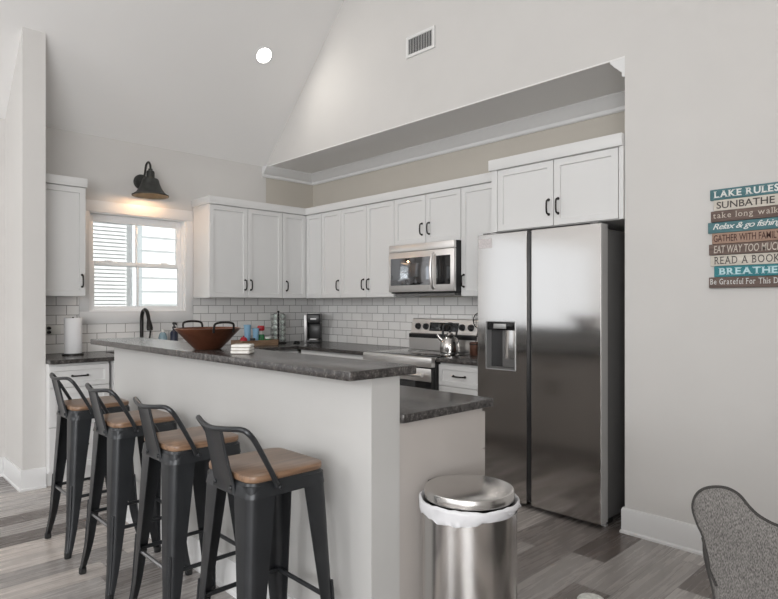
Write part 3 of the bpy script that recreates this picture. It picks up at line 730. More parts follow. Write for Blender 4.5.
# ------------------------------------------------------------------ bar stools
def make_stool():
    t = thing('bar_stool', '', 'bar stool', (0, 0, 0), 0, 'metal bar stools along the island')
    # seat board
    MB().prism(round_rect(-0.152, 0.152, -0.150, 0.150, 0.045), 'z', 0.748, 0.770, 0.005).build('seat', 'seat_wood', t)
    # pressed steel pan under the seat
    rg = []
    for z, h in ((0.700, 0.157), (0.712, 0.155), (0.736, 0.150), (0.747, 0.147)):
        rg.append([Vector((x, y, z)) for x, y in round_rect(-h, h, -h, h, 0.042)])
    inner = [[Vector((v.x * 0.965, v.y * 0.965, v.z if i else v.z)) for v in r] for i, r in enumerate(rg)]
    mb = MB(); allr = rg + [[Vector((v.x * 0.95, v.y * 0.95, 0.735)) for v in rg[-1]], [Vector((v.x * 0.97, v.y * 0.97, 0.700)) for v in rg[0]]]
    mb.rings(allr, closed=True); 
    mb.prism([(p[0] * 0.95, p[1] * 0.95) for p in round_rect(-0.147, 0.147, -0.147, 0.147, 0.042)], 'z', 0.737, 0.7465)
    mb.build('seat_frame', 'stool_metal', t)
    # four folded legs, open to the inside
    H = 0.738
    def corner(f):     # outer corner position at height fraction f (1 top .. 0 floor)
        base_ = 0.150 + (1 - f) * 0.036
        kick = 0.012 * max(0, (0.22 - f) / 0.22) ** 1.6
        return base_ + kick
    for sx in (-1, 1):
        for sy in (-1, 1):
            rg = []
            for i in range(19):
                f = 1 - i / 18; z = 0.012 + (H - 0.012) * f
                c_ = corner(f); sz = 0.028 + 0.070 * f ** 0.9; r = min(0.030, sz * 0.55); th_ = 0.0045
                o_ = [(c_ - sz, c_)] + [(c_ - r + r * math.sin(a_), c_ - r + r * math.cos(a_)) for a_ in [math.radians(q) for q in (0, 22, 45, 68, 90)]] + [(c_, c_ - sz)]
                ri = r - th_
                i_ = [(c_ - th_, c_ - sz)] + [(c_ - r + ri * math.sin(a_), c_ - r + ri * math.cos(a_)) for a_ in [math.radians(q) for q in (90, 68, 45, 22, 0)]] + [(c_ - sz, c_ - th_)]
                rg.append([Vector((sx * x, sy * y, z)) for x, y in o_ + i_])
            mb = MB().rings(rg)
            # pressed rib down the lower half of the corner
            rib = []
            for i in range(9):
                f = 0.46 * (1 - i / 8) + 0.02; z = 0.012 + (H - 0.012) * f; c_ = corner(f) - 0.0085 * (0.7 + 0.3 * f)
                rib.append((sx * c_, sy * c_, z))
            mb.tube(rib, 0.0065, 8)
            lg = mb.build('leg', 'stool_metal', t)
            c0 = corner(0.0)
            MB().prism([(sx * x, sy * y) for x, y in round_rect(c0 - 0.030, c0 + 0.002, c0 - 0.030, c0 + 0.002, 0.012)], 'z', 0.0, 0.028, 0.003).build('foot', 'rubber', lg)
    cc = corner(0.40) - 0.014; zf = 0.298
    for p0, p1, mm in (((-cc, -cc), (cc, -cc), 'stool_bar'), ((-cc, cc), (cc, cc), 'stool_metal'), ((-cc, -cc), (-cc, cc), 'stool_metal'), ((cc, -cc), (cc, cc), 'stool_metal')):
        MB().cyl((p0[0], p0[1], zf), (p1[0], p1[1], zf), 0.0085, n=12).build('footrest_bar', mm, t)
    # low tubular backrest with a flat splat
    half = [(0.163, -0.058, 0.728), (0.164, -0.066, 0.750), (0.165, -0.092, 0.800), (0.167, -0.138, 0.880), (0.163, -0.161, 0.912), (0.141, -0.176, 0.924), (0.075, -0.194, 0.919), (0, -0.202, 0.914)]
    pts = half + [(-x, y, z) for x, y, z in half[-2::-1]]
    pts = catmull(pts, 5)
    mb = MB().tube(pts, 0.0088, 10)
    mb.build('back_rail', 'stool_metal', t)
    rg = []
    for i in range(9):
        f = i / 8; z = 0.706 + (0.912 - 0.706) * f
        y = -0.1585 - 0.040 * max(0, (f - 0.12) / 0.88); hw = 0.069 - 0.010 * f - 0.004 * math.sin(PI * f)
        rg.append([Vector((-hw, y + 0.002, z)), Vector((-hw + 0.006, y - 0.003, z)), Vector((-hw + 0.012, y - 0.001, z)), Vector((hw - 0.012, y - 0.001, z)), Vector((hw - 0.006, y - 0.003, z)), Vector((hw, y + 0.002, z)), Vector((hw, y + 0.005, z)), Vector((-hw, y + 0.005, z))])
    bs_ = MB().rings(rg).build('back_splat', 'stool_metal', t)
    for q in (-0.052, 0.052):
        MB().sphere((q, -0.162, 0.722), 0.008, (1, 0.7, 1), 12, 8).build('bolt', 'stool_metal', bs_)
    for q in (-1, 1):
        MB().sphere((q * 0.174, -0.052, 0.728), 0.007, (0.7, 1, 1), 12, 8).build('bolt', 'stool_metal', t)
    return t
st0 = make_stool()
SL = ['charcoal metal bar stool with wooden seat, nearest the wing wall and drawer cabinet',
      'charcoal metal bar stool with wooden seat, second from the wing wall',
      'charcoal metal bar stool with wooden seat, third from the wing wall',
      'charcoal metal bar stool with wooden seat, nearest the trash can end of the island']
for i, (x, y, rz) in enumerate(((-3.552, 1.118, 0.0), (-2.945, 1.118, 0.0), (-2.345, 1.118, 0.0), (-1.782, 1.118, 0.0))):
    o = st0 if i == 0 else copy_tree(st0)
    o.location = (x, y, 0); o.rotation_euler.z = rz; o['label'] = SL[i]

# ------------------------------------------------------------------ fridge
FRX0, FRX1, FRY = -2.530, -1.634, 3.270
fr = thing('refrigerator', 'stainless side-by-side refrigerator with water dispenser, in the alcove', 'refrigerator', (FRX0, FRY, 0))
fw = FRX1 - FRX0
b = MB(); b.box(0.006, fw - 0.006, 0.085, 0.66, 0.045, 1.755, 0.004); b.build('body', 'dark_grey', fr)
MB().box(0.01, fw - 0.01, 0.10, 0.16, 0.014, 0.044).build('kick_grille', 'black_plastic', fr)
def fdoor(x0, x1):
    poly = [(x0, 0.004), (x0 + 0.001, 0.0012), (x0 + 0.004, 0.0), (x1 - 0.004, 0.0), (x1 - 0.001, 0.0012), (x1, 0.004), (x1, 0.078), (x0, 0.078)]
    return MB().prism(poly, 'z', 0.032, 1.782, 0.002, 1).build('door', 'steel', fr, ang=1)
dl = fdoor(0.0, 0.392)
DX0, DX1 = 0.074, 0.308
cut(dl, DX0, DX1, -0.02, 0.058, 0.878, 1.198)
dl.data.polygons.foreach_set('use_smooth', [False] * len(dl.data.polygons)); dl.data.update()
MB().box(DX0 + 0.0005, DX1 - 0.0005, 0.054, 0.0578, 0.8785, 1.1975).build('dispenser_recess', 'recess_grey', dl)
tr = MB(); tr.box(DX0 - 0.002, DX0 + 0.004, -0.004, 0.054, 0.876, 1.2); tr.box(DX1 - 0.004, DX1 + 0.002, -0.004, 0.054, 0.876, 1.2); tr.box(DX0 + 0.004, DX1 - 0.004, -0.004, 0.054, 0.876, 0.882); tr.box(DX0 + 0.004, DX1 - 0.004, -0.004, 0.054, 1.194, 1.2)
tr.build('dispenser_frame', 'silver', dl)
MB().box(DX0 + 0.005, DX1 - 0.005, 0.006, 0.053, 1.140, 1.1935, 0.002).build('dispenser_panel', 'black_glass', dl)
MB().box(DX0 + 0.06, DX1 - 0.075, -0.001, 0.0055, 1.150, 1.182, 0.001).build('dispenser_display', 'silver', dl)
MB().prism([(0.034, 0.95), (0.052, 0.95), (0.053, 1.139), (0.044, 1.139)], 'x', DX0 + 0.125, DX0 + 0.205, 0.003).build('dispenser_paddle', 'steel', dl)
MB().box(DX0 + 0.10, DX1 - 0.006, 0.046, 0.0538, 0.894, 1.138, 0.001).build('back_plate', 'dark_grey', dl)
MB().box(DX0 + 0.005, DX1 - 0.005, 0.004, 0.0535, 0.8825, 0.892).build('drip_tray', 'dark_grey', dl)
dr = fdoor(0.426, fw - 0.003)
MB().box(fw - 0.0028, fw, 0.004, 0.078, 0.034, 1.780, 0.001, 1).build('door_edge', 'silver_paint', dr)
MB().box(0.3925, 0.4255, 0.018, 0.078, 0.055, 1.775).build('door_gap', 'black_plastic', fr)
MB().box(0.012, 0.122, -0.0015, -0.0002, 1.690, 1.755).build('sticker', 'sticker', dl)
for x in (0.03, fw - 0.08):
    MB().box(x, x + 0.05, 0.02, 0.16, 1.7825, 1.795, 0.003).build('hinge_cover', 'dark_grey', fr)
for x in (0.03, fw - 0.03):
    for y in (0.10, 0.60):
        MB().lathe([(0.018, 0.0), (0.018, 0.012), (0.008, 0.014), (0.008, 0.045)], (x, y, 0)).build('foot', 'silver', fr)

# ------------------------------------------------------------------ stove
RX0, RX1, RY = -3.711, -2.951, 3.262
rg_ = thing('stove', 'stainless electric range with black oven window and rear control panel', 'stove', (RX0, RY, 0))
rw = RX1 - RX0; rd = BY - TT - 0.002 - RY
MB().box(0, rw, 0.045, rd, 0.02, 0.895, 0.002).build('body', 'black_plastic', rg_)
tp = MB(); tp.box(-0.001, rw + 0.001, 0.0, 0.045, 0.842, 0.915, 0.006); tp.box(-0.001, rw + 0.001, 0.045, 0.07, 0.896, 0.915, 0.002)
tp.build('front_rim', 'steel_bright', rg_)
ck = MB().box(0.004, rw - 0.004, 0.0705, rd - 0.135, 0.896, 0.918, 0.002).build('cooktop', 'black_glass', rg_)
bn = MB()
for cx, cy, r in ((0.2, 0.22, 0.10), (0.56, 0.22, 0.08), (0.2, 0.44, 0.08), (0.56, 0.44, 0.10)):
    bn.lathe([(r, 0), (r, 0.0005), (r - 0.004, 0.0005), (r - 0.004, 0), (r, 0)], (cx, cy, 0.9182), 40)
bn.build('burner_ring', 'silver', ck)
od = MB().box(0.006, rw - 0.006, 0.008, 0.043, 0.20, 0.832, 0.004).build('oven_door', 'black_glass', rg_)
f = MB(); f.box(0.006, rw - 0.006, 0.002, 0.0079, 0.735, 0.832, 0.002); f.build('door_band', 'steel_bright', od)
hd = MB(); hd.cyl((0.05, -0.045, 0.785), (rw - 0.05, -0.045, 0.785), 0.015, n=16)
for x in (0.085, rw - 0.085): hd.box(x - 0.012, x + 0.012, -0.045, 0.001, 0.773, 0.797, 0.004)
hd.build('oven_handle', 'steel_bright', od)
MB().box(0.006, rw - 0.006, 0.008, 0.043, 0.03, 0.195, 0.004).build('drawer', 'steel', rg_)
# backguard, leaning back
rp = rd - 0.045
bg = MB().prism([(rp - 0.085, 0.919), (rp - 0.085, 1.050), (rp - 0.062, 1.058), (rp - 0.040, 1.180), (rp - 0.028, 1.188), (rd, 1.188), (rd, 0.919)], 'x', 0.0, rw, 0.002, 1).build('control_panel', 'steel_bright', rg_)
MB().prism([(rp - 0.0865, 1.020), (rp - 0.0865, 1.052), (rp - 0.062, 1.0595), (rp - 0.0615, 1.0535), (rp - 0.0855, 1.046), (rp - 0.0855, 1.020)], 'x', 0.001, rw - 0.001).build('vent_strip', 'black_plastic', bg)
ang = math.atan2(0.022, 0.122)
def pan(x, zz, out):   # a point on the leaning face, out from it
    f = (zz - 1.058) / 0.122
    return Vector((x, rp - 0.062 + 0.022 * f - out * math.cos(ang), zz + out * math.sin(ang) * 1.0))
kn_rot = Matrix.Rotation(PI / 2 - ang, 4, 'X')
for x in (0.085, 0.178, rw - 0.178, rw - 0.085):
    k = MB().lathe([(0.029, 0), (0.028, 0.008), (0.022, 0.010), (0.020, 0.026), (0.017, 0.029), (0, 0.029)], n=24)
    k.box(-0.006, 0.006, -0.021, 0.021, 0.026, 0.036, 0.003)
    k.bm.transform(Matrix.Translation(pan(x, 1.118, 0.0008)) @ kn_rot)
    k.build('knob', 'black_plastic', bg)
dsp = MB().box(-0.16, 0.16, -0.037, 0.037, 0.0008, 0.004, 0.001); dsp.bm.transform(Matrix.Translation(pan(rw / 2, 1.118, 0)) @ kn_rot)
dsp.build('display', 'black_glass', bg)

# ------------------------------------------------------------------ microwave
MX0, MX1, MY = -3.688, -2.963, 3.535
mw = thing('microwave', 'stainless over-range microwave above the stove', 'microwave', (MX0, MY, 1.384))
mww = MX1 - MX0; mh = 1.8115 - 1.384
MB().box(0.004, mww - 0.002, 0.030, BY - TT - MY - 0.001, 0.018, mh - 0.001, 0.002).build('body', 'black_plastic', mw)
MB().box(0.03, mww - 0.03, 0.05, 0.36, 0.0, 0.0175).build('vent_base', 'dark_grey', mw)
tf = MB().box(0.0, mww, 0.0, 0.0295, mh - 0.062, mh - 0.002, 0.004).build('top_band', 'steel_bright', mw)
df = MB().box(0.0, mww, 0.0, 0.0295, 0.03, mh - 0.064, 0.004).build('door', 'steel_bright', mw)
MB().box(0.03, 0.50, -0.003, -0.0003, 0.085, mh - 0.115, 0.001).build('window', 'mirror_glass', df)
MB().box(0.545, 0.690, -0.003, -0.0003, 0.085, mh - 0.115, 0.001).build('keypad', 'black_glass', df)
hm = MB(); hp_ = catmull([(0.522, -0.004, 0.055), (0.522, -0.030, 0.085), (0.522, -0.044, 0.19), (0.522, -0.030, 0.30), (0.522, -0.004, 0.335)], 6)
hm.tube(hp_, 0.013, 12); hm.build('handle', 'steel_bright', df)

# ------------------------------------------------------------------ barn sconce over the window
sc = thing('wall_sconce', 'dark bronze gooseneck barn light above the window', 'wall light', (WX, 2.072, 2.392))
rx = Matrix.Rotation(PI / 2, 4, 'Y')
bp_ = MB().lathe([(0.0, 0), (0.068, 0), (0.068, 0.012), (0.058, 0.022), (0.020, 0.026), (0, 0.026)]); bp_.bm.transform(Matrix.Translation((0.0005, 0, 0)) @ rx); bp_.build('backplate', 'lamp_metal', sc)
MB().tube(catmull([(0.022, 0, 0.0), (0.06, 0, 0.015), (0.085, 0, 0.07), (0.115, 0, 0.138), (0.165, 0, 0.150), (0.200, 0, 0.118), (0.205, 0, 0.075)], 6), 0.009, 10).build('gooseneck', 'lamp_metal', sc)
MB().lathe([(0, 0.0), (0.028, 0.0), (0.034, 0.006), (0.034, 0.05), (0.030, 0.062), (0.018, 0.066), (0.018, 0.080), (0, 0.080)], (0.205, 0, 0.005)).build('socket', 'lamp_metal', sc)
shp = [(0.030, 0.004), (0.060, 0.000), (0.068, -0.012), (0.076, -0.045), (0.094, -0.085), (0.117, -0.118), (0.142, -0.138), (0.150, -0.140), (0.150, -0.150), (0.144, -0.150), (0.140, -0.141), (0.114, -0.122), (0.090, -0.088), (0.072, -0.046), (0.062, -0.014), (0.056, -0.004), (0.030, 0.0), (0.030, 0.004)]
MB().lathe(shp, (0.205, 0, 0), 40).build('shade', 'lamp_metal', sc)
MB().sphere((0.205, 0, -0.075), 0.030, (1, 1, 1.25)).build('bulb', 'bulb', sc)
pl = bpy.data.lights.new('sconce_glow', 'POINT'); pl.energy = 3.2; pl.color = (1.0, 0.60, 0.32); pl.shadow_soft_size = 0.03
po = bpy.data.objects.new('sconce_glow', pl); COL.objects.link(po); po.location = (WX + 0.205, 2.072, 2.392 - 0.135)

# recessed ceiling lights
def can(x, y, label, left=True):
    z = EAVE + (x - WX) if left else EAVE + (EX - x)
    t = thing('recessed_light', label, 'ceiling light', (x, y, z), 0, 'recessed lights in the vaulted ceiling')
    n = Vector((1 if left else -1, 0, -1)).normalized()
    rot = Vector((0, 0, 1)).rotation_difference(n).to_matrix().to_4x4()
    a_ = MB().lathe([(0.066, 0.0005), (0.086, 0.0005), (0.084, 0.006), (0.068, 0.004), (0.066, 0.0005)], n=32); a_.bm.transform(rot); a_.build('trim_ring', 'trim', t)
    a_ = MB().lathe([(0, 0.0008), (0.066, 0.0008), (0.06, 0.003), (0, 0.004)], n=32); a_.bm.transform(rot); a_.build('lens', 'led', t)
    lo = area_light('recessed_beam', Vector((x, y, z)) + n * 0.02, (0, 0, 0), 0.13, 0.13, 3.0, (1.0, 0.95, 0.88), 'DISK')
    lo.rotation_euler = (-n).to_track_quat('Z', 'Y').to_euler()
can(CANS[0][0], CANS[0][1], 'glowing recessed light in the vaulted ceiling above the window wall')
for i, (x, y) in enumerate(CANS[1:]):  # out of view, put in for extra fill light
    can(x, y, 'unseen recessed light added to the vaulted ceiling for fill', x < RX)

# wall vent high on the gable
vt = thing('air_vent', 'white rectangular air vent high on the gable wall', 'vent', (-3.138, SY, 3.322))
f = MB(); W2, H2 = 0.150, 0.083
f.box(-W2, W2, -0.012, -0.0005, H2 - 0.024, H2, 0.002); f.box(-W2, W2, -0.012, -0.0005, -H2, -H2 + 0.024, 0.002)
f.box(-W2, -W2 + 0.024, -0.012, -0.0005, -H2 + 0.024, H2 - 0.024, 0.002); f.box(W2 - 0.024, W2, -0.012, -0.0005, -H2 + 0.024, H2 - 0.024, 0.002)
f.build('frame', 'vent', vt)
MB().box(-W2 + 0.024, W2 - 0.024, -0.003, -0.0005, -H2 + 0.024, H2 - 0.024).build('shade_plate', 'vent_dark', vt)  # near-black plate stands in for the shade behind the louvres
for i in range(15):
    x = -W2 + 0.032 + i * (2 * W2 - 0.064) / 14
    MB().prism([(x + 0.0035, -0.009), (x + 0.003, -0.0102), (x - 0.0035, -0.007), (x - 0.003, -0.0058)], 'z', -H2 + 0.0245, H2 - 0.0245).build('louvre', 'vent', vt)

# ------------------------------------------------------------------ the board sign
sg = thing('wooden_sign', 'stacked plank sign of lake rules on the right wall', 'sign', (-1.085, SY, 1.393))
BH = 0.508 / 9
rows = [  # text, board material, ink, left edge, text left, text right, style
    ('LAKE RULES', 'board_teal', 'ink_white', 0.010, 0.028, 0.318, 'heavy'),
    ('SUNBATHE', 'board_white', 'ink_dark', 0.028, 0.042, 0.300, 'wide'),
    ('take long walks', 'board_brown', 'ink_cream', 0.015, 0.026, 0.335, 'slab'),
    ('Relax & go fishing', 'board_teal', 'ink_white', 0.000, 0.024, 0.335, 'script'),
    ('GATHER WITH FAMILY', 'board_tan', 'ink_brown', 0.020, 0.028, 0.325, 'cond'),
    ('EAT WAY TOO MUCH', 'board_brown', 'ink_cream', 0.006, 0.030, 0.330, 'hand'),
    ('READ A BOOK', 'board_white', 'ink_dark', 0.012, 0.030, 0.322, 'slab'),
    ('BREATHE', 'board_aqua', 'ink_aqua', 0.030, 0.052, 0.315, 'heavy'),
    ('Be Grateful For This Day', 'board_brown', 'ink_white', 0.006, 0.012, 0.345, 'slab')]
SERIF = ('heavy', 'slab')
def letter_mesh(txt, style):
    cu = bpy.data.curves.new('t', 'FONT'); cu.body = txt; cu.size = 1.0
    cu.extrude = 0.02; cu.resolution_u = 3
    if style == 'heavy': cu.offset = 0.030
    if style == 'cond': cu.offset = 0.008
    if style == 'script': cu.shear = 0.35; cu.space_character = 0.88; cu.offset = 0.006
    if style == 'hand': cu.shear = 0.12; cu.offset = 0.004
    if style == 'wide': cu.offset = 0.012
    o = bpy.data.objects.new('t', cu); COL.objects.link(o)
    bpy.context.view_layer.update()
    me = bpy.data.meshes.new_from_object(o.evaluated_get(bpy.context.evaluated_depsgraph_get()))
    bpy.data.objects.remove(o); bpy.data.curves.remove(cu)
    return me
STEMS = 'LAKERTHFMINWYPxkhilnrmfpdBD'
def serif_mesh(txt, style):
    """the lettering glyph by glyph, with slab serifs put on the straight stems"""
    out = bmesh.new(); x_at = 0.0
    for ch in txt:
        if ch == ' ': x_at += 0.36; continue
        me = letter_mesh(ch, style)
        xs_ = [v.co.x for v in me.vertices]; ys_ = [v.co.y for v in me.vertices]
        lo, hi = min(xs_), max(xs_)
        if ch in STEMS:
            b = bmesh.new(); b.from_mesh(me)
            for yy, sg_ in ((min(ys_), 1), (max(ys_), -1)):
                g = sorted(v.co.x for v in me.vertices if abs(v.co.y - yy) < 0.02); cl = []
                for x in g:
                    if cl and x - cl[-1][1] < 0.16: cl[-1][1] = x
                    else: cl.append([x, x])
                for xa, xb in cl:
                    if xb - xa > 0.30 or (ch == 'B' and False): continue
                    q = bmesh.ops.create_cube(b, size=1)['verts']
                    th = 0.075 if style == 'heavy' else 0.05
                    for v in q: v.co = Vector(((xa + xb) / 2 + v.co.x * (xb - xa + 0.13), yy + sg_ * th / 2 + v.co.y * th, v.co.z * 0.04))
            b.to_mesh(me); b.free()
        me.transform(Matrix.Translation((x_at - lo, 0, 0)))
        out.from_mesh(me); bpy.data.meshes.remove(me)
        x_at += hi - lo + (0.16 if style == 'slab' else 0.11)
    me = bpy.data.meshes.new('lettering'); out.to_mesh(me); out.free(); return me
for i, (txt, bm_, ink, le, tl, trr, sty) in enumerate(rows):
    z1 = 0.508 - i * BH; z0 = z1 - BH + 0.0015
    re = 0.352 + (0.008 if i % 2 else 0.0) - (0.012 if i in (1, 7) else 0)
    bd = MB().box(le, re, -0.016 - 0.002 * (i % 3), -0.0005, z0, z1, 0.0015, 1).build('board', bm_, sg)
    me = serif_mesh(txt, sty) if sty in SERIF else letter_mesh(txt, sty)
    xs_ = [v.co.x for v in me.vertices]; ys_ = [v.co.y for v in me.vertices]
    lo, hi, b0, b1 = min(xs_), max(xs_), min(ys_), max(ys_)
    mg = 0.0105 if sty in ('heavy', 'wide', 'cond') else 0.009
    yf = -0.016 - 0.002 * (i % 3)
    for v in me.vertices:
        x, y, z = v.co
        v.co = (tl + (x - lo) / (hi - lo) * (trr - tl), yf - 0.0004 - (z + 0.02) / 0.04 * 0.0008, z0 + mg + (y - b0) / (b1 - b0) * (BH - 2 * mg))
    me.materials.clear(); me.materials.append(M[ink])
    o = bpy.data.objects.new('lettering', me); COL.objects.link(o); o.parent = bd

# ------------------------------------------------------------------ trash can
tc_ = thing('trash_can', 'round brushed steel trash can with white bag at the island end', 'trash can', (-1.309, 1.644, 0))
TR = 0.165
MB().lathe([(0, 0.0), (TR + 0.002, 0.0), (TR + 0.004, 0.012), (TR + 0.001, 0.03), (0, 0.03)], n=64).build('base', 'black_plastic', tc_)
MB().lathe([(TR, 0.031), (TR, 0.604), (TR - 0.004, 0.604), (TR - 0.004, 0.032), (TR, 0.031)], n=96).build('bin', 'steel_can', tc_)
MB().lathe([(TR - 0.006, 0.590), (TR - 0.006, 0.634), (TR - 0.012, 0.634), (TR - 0.012, 0.590), (TR - 0.006, 0.590)], n=64).build('liner_rim', 'black_plastic', tc_)
LR = TR - 0.009
ld = MB().lathe([(LR - 0.003, 0.641), (LR, 0.643), (LR, 0.668), (LR - 0.003, 0.6735), (LR - 0.010, 0.675), (0, 0.678), (0, 0.674), (LR - 0.008, 0.671), (LR - 0.005, 0.667), (LR - 0.005, 0.641), (LR - 0.003, 0.641)], n=96).build('lid', 'steel_can', tc_)
# hinge block at the back (towards the island corner), dark slot beside it
ba = math.atan2(0.70, -0.72)
for k_, (a0, a1) in enumerate(((-0.95, -0.40), (0.40, 0.95))):
    pts = [(TR - 0.001) * Vector((math.cos(ba + a0 + (a1 - a0) * i / 10), math.sin(ba + a0 + (a1 - a0) * i / 10), 0)) + Vector((0, 0, 0.662)) for i in range(11)]
    MB().tube(pts, 0.007, 8).build('hinge_trim', 'steel_can' if k_ == 0 else 'black_plastic', tc_)
bg_ = MB(); n_ = 120; rg = []
rnd = random.Random(3)
ph = [rnd.uniform(0, 6.28) for _ in range(8)]
def wob(a_): return 0.5 * math.sin(5 * a_ + ph[0]) + 0.35 * math.sin(9 * a_ + ph[1]) + 0.3 * math.sin(17 * a_ + ph[2]) + 0.2 * math.sin(29 * a_ + ph[3])
view_a = math.atan2(-1.648, 1.302)       # direction from the can to the camera
for pr_ in range(10):
    ring = []
    for i in range(n_):
        a_ = 2 * PI * i / n_; d_ = (a_ - view_a + PI) % (2 * PI) - PI
        left = max(0.0, math.cos(d_ + 0.75)) ** 1.5     # hangs lowest a bit left of the camera side
        drop = 0.011 + 0.015 * left + 0.007 * wob(a_)
        gap = max(0, math.cos(d_ - 1.15)) ** 10
        drop *= 1 - 0.75 * gap
        prof = [(TR - 0.0055, 0.590), (TR - 0.004, 0.626), (TR + 0.003, 0.634 + 0.003 * wob(a_)), (TR + 0.009 + 0.002 * wob(a_), 0.630 + 0.003 * wob(a_ + 1)), (TR + 0.009 + 0.004 * wob(a_ * 1.0 + 1), 0.622),
                (TR + 0.008 + 0.005 * wob(a_ + 2), 0.613 - drop * 0.55), (TR + 0.005 + 0.004 * wob(a_ + 2.5), 0.609 - drop),
                (TR + 0.003, 0.607 - drop), (TR + 0.002, 0.608), (TR - 0.002, 0.612)]
        r, z = prof[pr_]
        if pr_ >= 1: z += 0.008
        if pr_ >= 3: z = z + (max(z, 0.6235 - 0.0004 * pr_) - z) * min(1.0, gap * 1.6)
        r = max(r, TR + 0.0015) if pr_ in (3, 4, 5, 6) else r
        ring.append(Vector((r * math.cos(a_), r * math.sin(a_), z)))
    rg.append(ring)
bg_.rings(rg, cap=False); bg_.build('bin_bag', 'bag', tc_, ang=70)

# ------------------------------------------------------------------ armchair (seen from behind)
AY = 1.66
ac = thing('armchair', 'grey tweed armchair with dark piping, seen from behind at the right', 'armchair', (-0.235, AY, 0))
hl = [(-0.265, 0.170), (-0.275, 0.35), (-0.285, 0.50), (-0.295, 0.576), (-0.305, 0.615), (-0.315, 0.66), (-0.318, 0.705), (-0.332, 0.735), (-0.344, 0.775), (-0.336, 0.810), (-0.316, 0.832), (-0.287, 0.844), (-0.258, 0.846), (-0.232, 0.835), (-0.213, 0.814), (-0.195, 0.798), (-0.175, 0.788), (-0.15, 0.781), (-0.08, 0.771)]
cont = hl + [(0, 0.768)] + [(-x, z) for x, z in hl[::-1]]
sm_ = [(v.x, v.z) for v in catmull([(x, 0, z) for x, z in cont], 4)]
def inset_rings(poly, steps):
    """offset the closed outline inwards: (inset, y) pairs, smooth pillow"""
    n = len(poly); nr = []
    for i in range(n):
        a0 = Vector(poly[i - 1]); a1 = Vector(poly[(i + 1) % n]); t_ = (a1 - a0).normalized()
        nr.append(Vector((t_.y, -t_.x)))
    return [[Vector((poly[i][0] + nr[i].x * d_, y, poly[i][1] + nr[i].y * d_)) for i in range(n)] for d_, y in steps]
bk = MB().rings(inset_rings(sm_, [(0.012, -0.005), (0.004, -0.001), (0.0, 0.006), (0.010, 0.022), (0.024, 0.06), (0.040, 0.10), (0.050, 0.12)])).build('backrest', 'tweed', ac, ang=60)
top = inset_rings(sm_, [(0.001, 0.002)])[0]
MB().tube(top, 0.0038, 8).build('piping', 'piping', bk)
sk_ = MB().tube(catmull([(-0.318, -0.001, 0.705), (-0.305, -0.006, 0.66), (-0.300, -0.007, 0.63), (-0.286, -0.008, 0.60), (-0.283, -0.007, 0.594)], 5), 0.0036, 8); sk_.build('piping', 'piping', bk)
MB().box(-0.30, 0.30, 0.13, 0.68, 0.165, 0.32, 0.02, 3).build('seat_base', 'tweed', ac)
MB().box(-0.205, 0.205, 0.135, 0.69, 0.322, 0.45, 0.04, 4).build('seat_cushion', 'tweed', ac)
for q in (-1, 1):
    x0, x1 = sorted((q * 0.215, q * 0.298))
    MB().box(x0, x1, 0.125, 0.66, 0.322, 0.56, 0.03, 4).build('arm', 'tweed', ac)
    for y in (0.06, 0.62):
        MB().cyl((q * 0.235, y, 0.0), (q * 0.225, y, 0.172), 0.014, 0.024).build('leg', 'chair_leg', ac)

# ------------------------------------------------------------------ things on the bar
bw = thing('copper_bowl', 'wide copper bowl with two black handles on the bar top', 'bowl', (-2.728, 1.385, 1.0915))
bp2 = [(r_ * 0.94, z_) for r_, z_ in [(0, 0), (0.066, 0.0), (0.070, 0.004), (0.105, 0.038), (0.140, 0.074), (0.165, 0.098), (0.168, 0.103), (0.163, 0.104), (0.136, 0.080), (0.100, 0.044), (0.064, 0.010), (0, 0.008)]]
MB().lathe(bp2, n=64).build('bowl_body', 'copper', bw)
for q in (0, 1):
    a_ = 0.05 + q * PI
    h_ = MB(); pts = [(-0.052, 0, 0.085), (-0.052, 0.006, 0.118), (-0.040, 0.008, 0.130), (0, 0.010, 0.134), (0.040, 0.008, 0.130), (0.052, 0.006, 0.118), (0.052, 0, 0.085)]
    h_.tube(catmull(pts, 5), 0.0055, 8)
    h_.bm.transform(Matrix.Rotation(a_ - PI / 2, 4, 'Z') @ Matrix.Translation((0, 0.143, 0)))
    h_.build('handle', 'black_metal', bw)
for i, lb in enumerate(('bottom cream stone coaster of the stack beside the copper bowl', 'middle cream stone coaster of the stack beside the copper bowl', 'top cream stone coaster of the stack beside the copper bowl')):
    t = thing('coaster', lb, 'coaster', (-2.375 + 0.001 * i, 1.372, 1.0915 + 0.0137 * i), 0.75 + 0.04 * i, 'coasters on the bar')
    MB().prism(round_rect(-0.044, 0.044, -0.044, 0.044, 0.012), 'z', 0.002, 0.0135, 0.003).build('slab', 'coaster', t)
    MB().prism(round_rect(-0.040, 0.040, -0.040, 0.040, 0.010), 'z', 0.0, 0.0019).build('cork_base', 'coaster_gap', t)

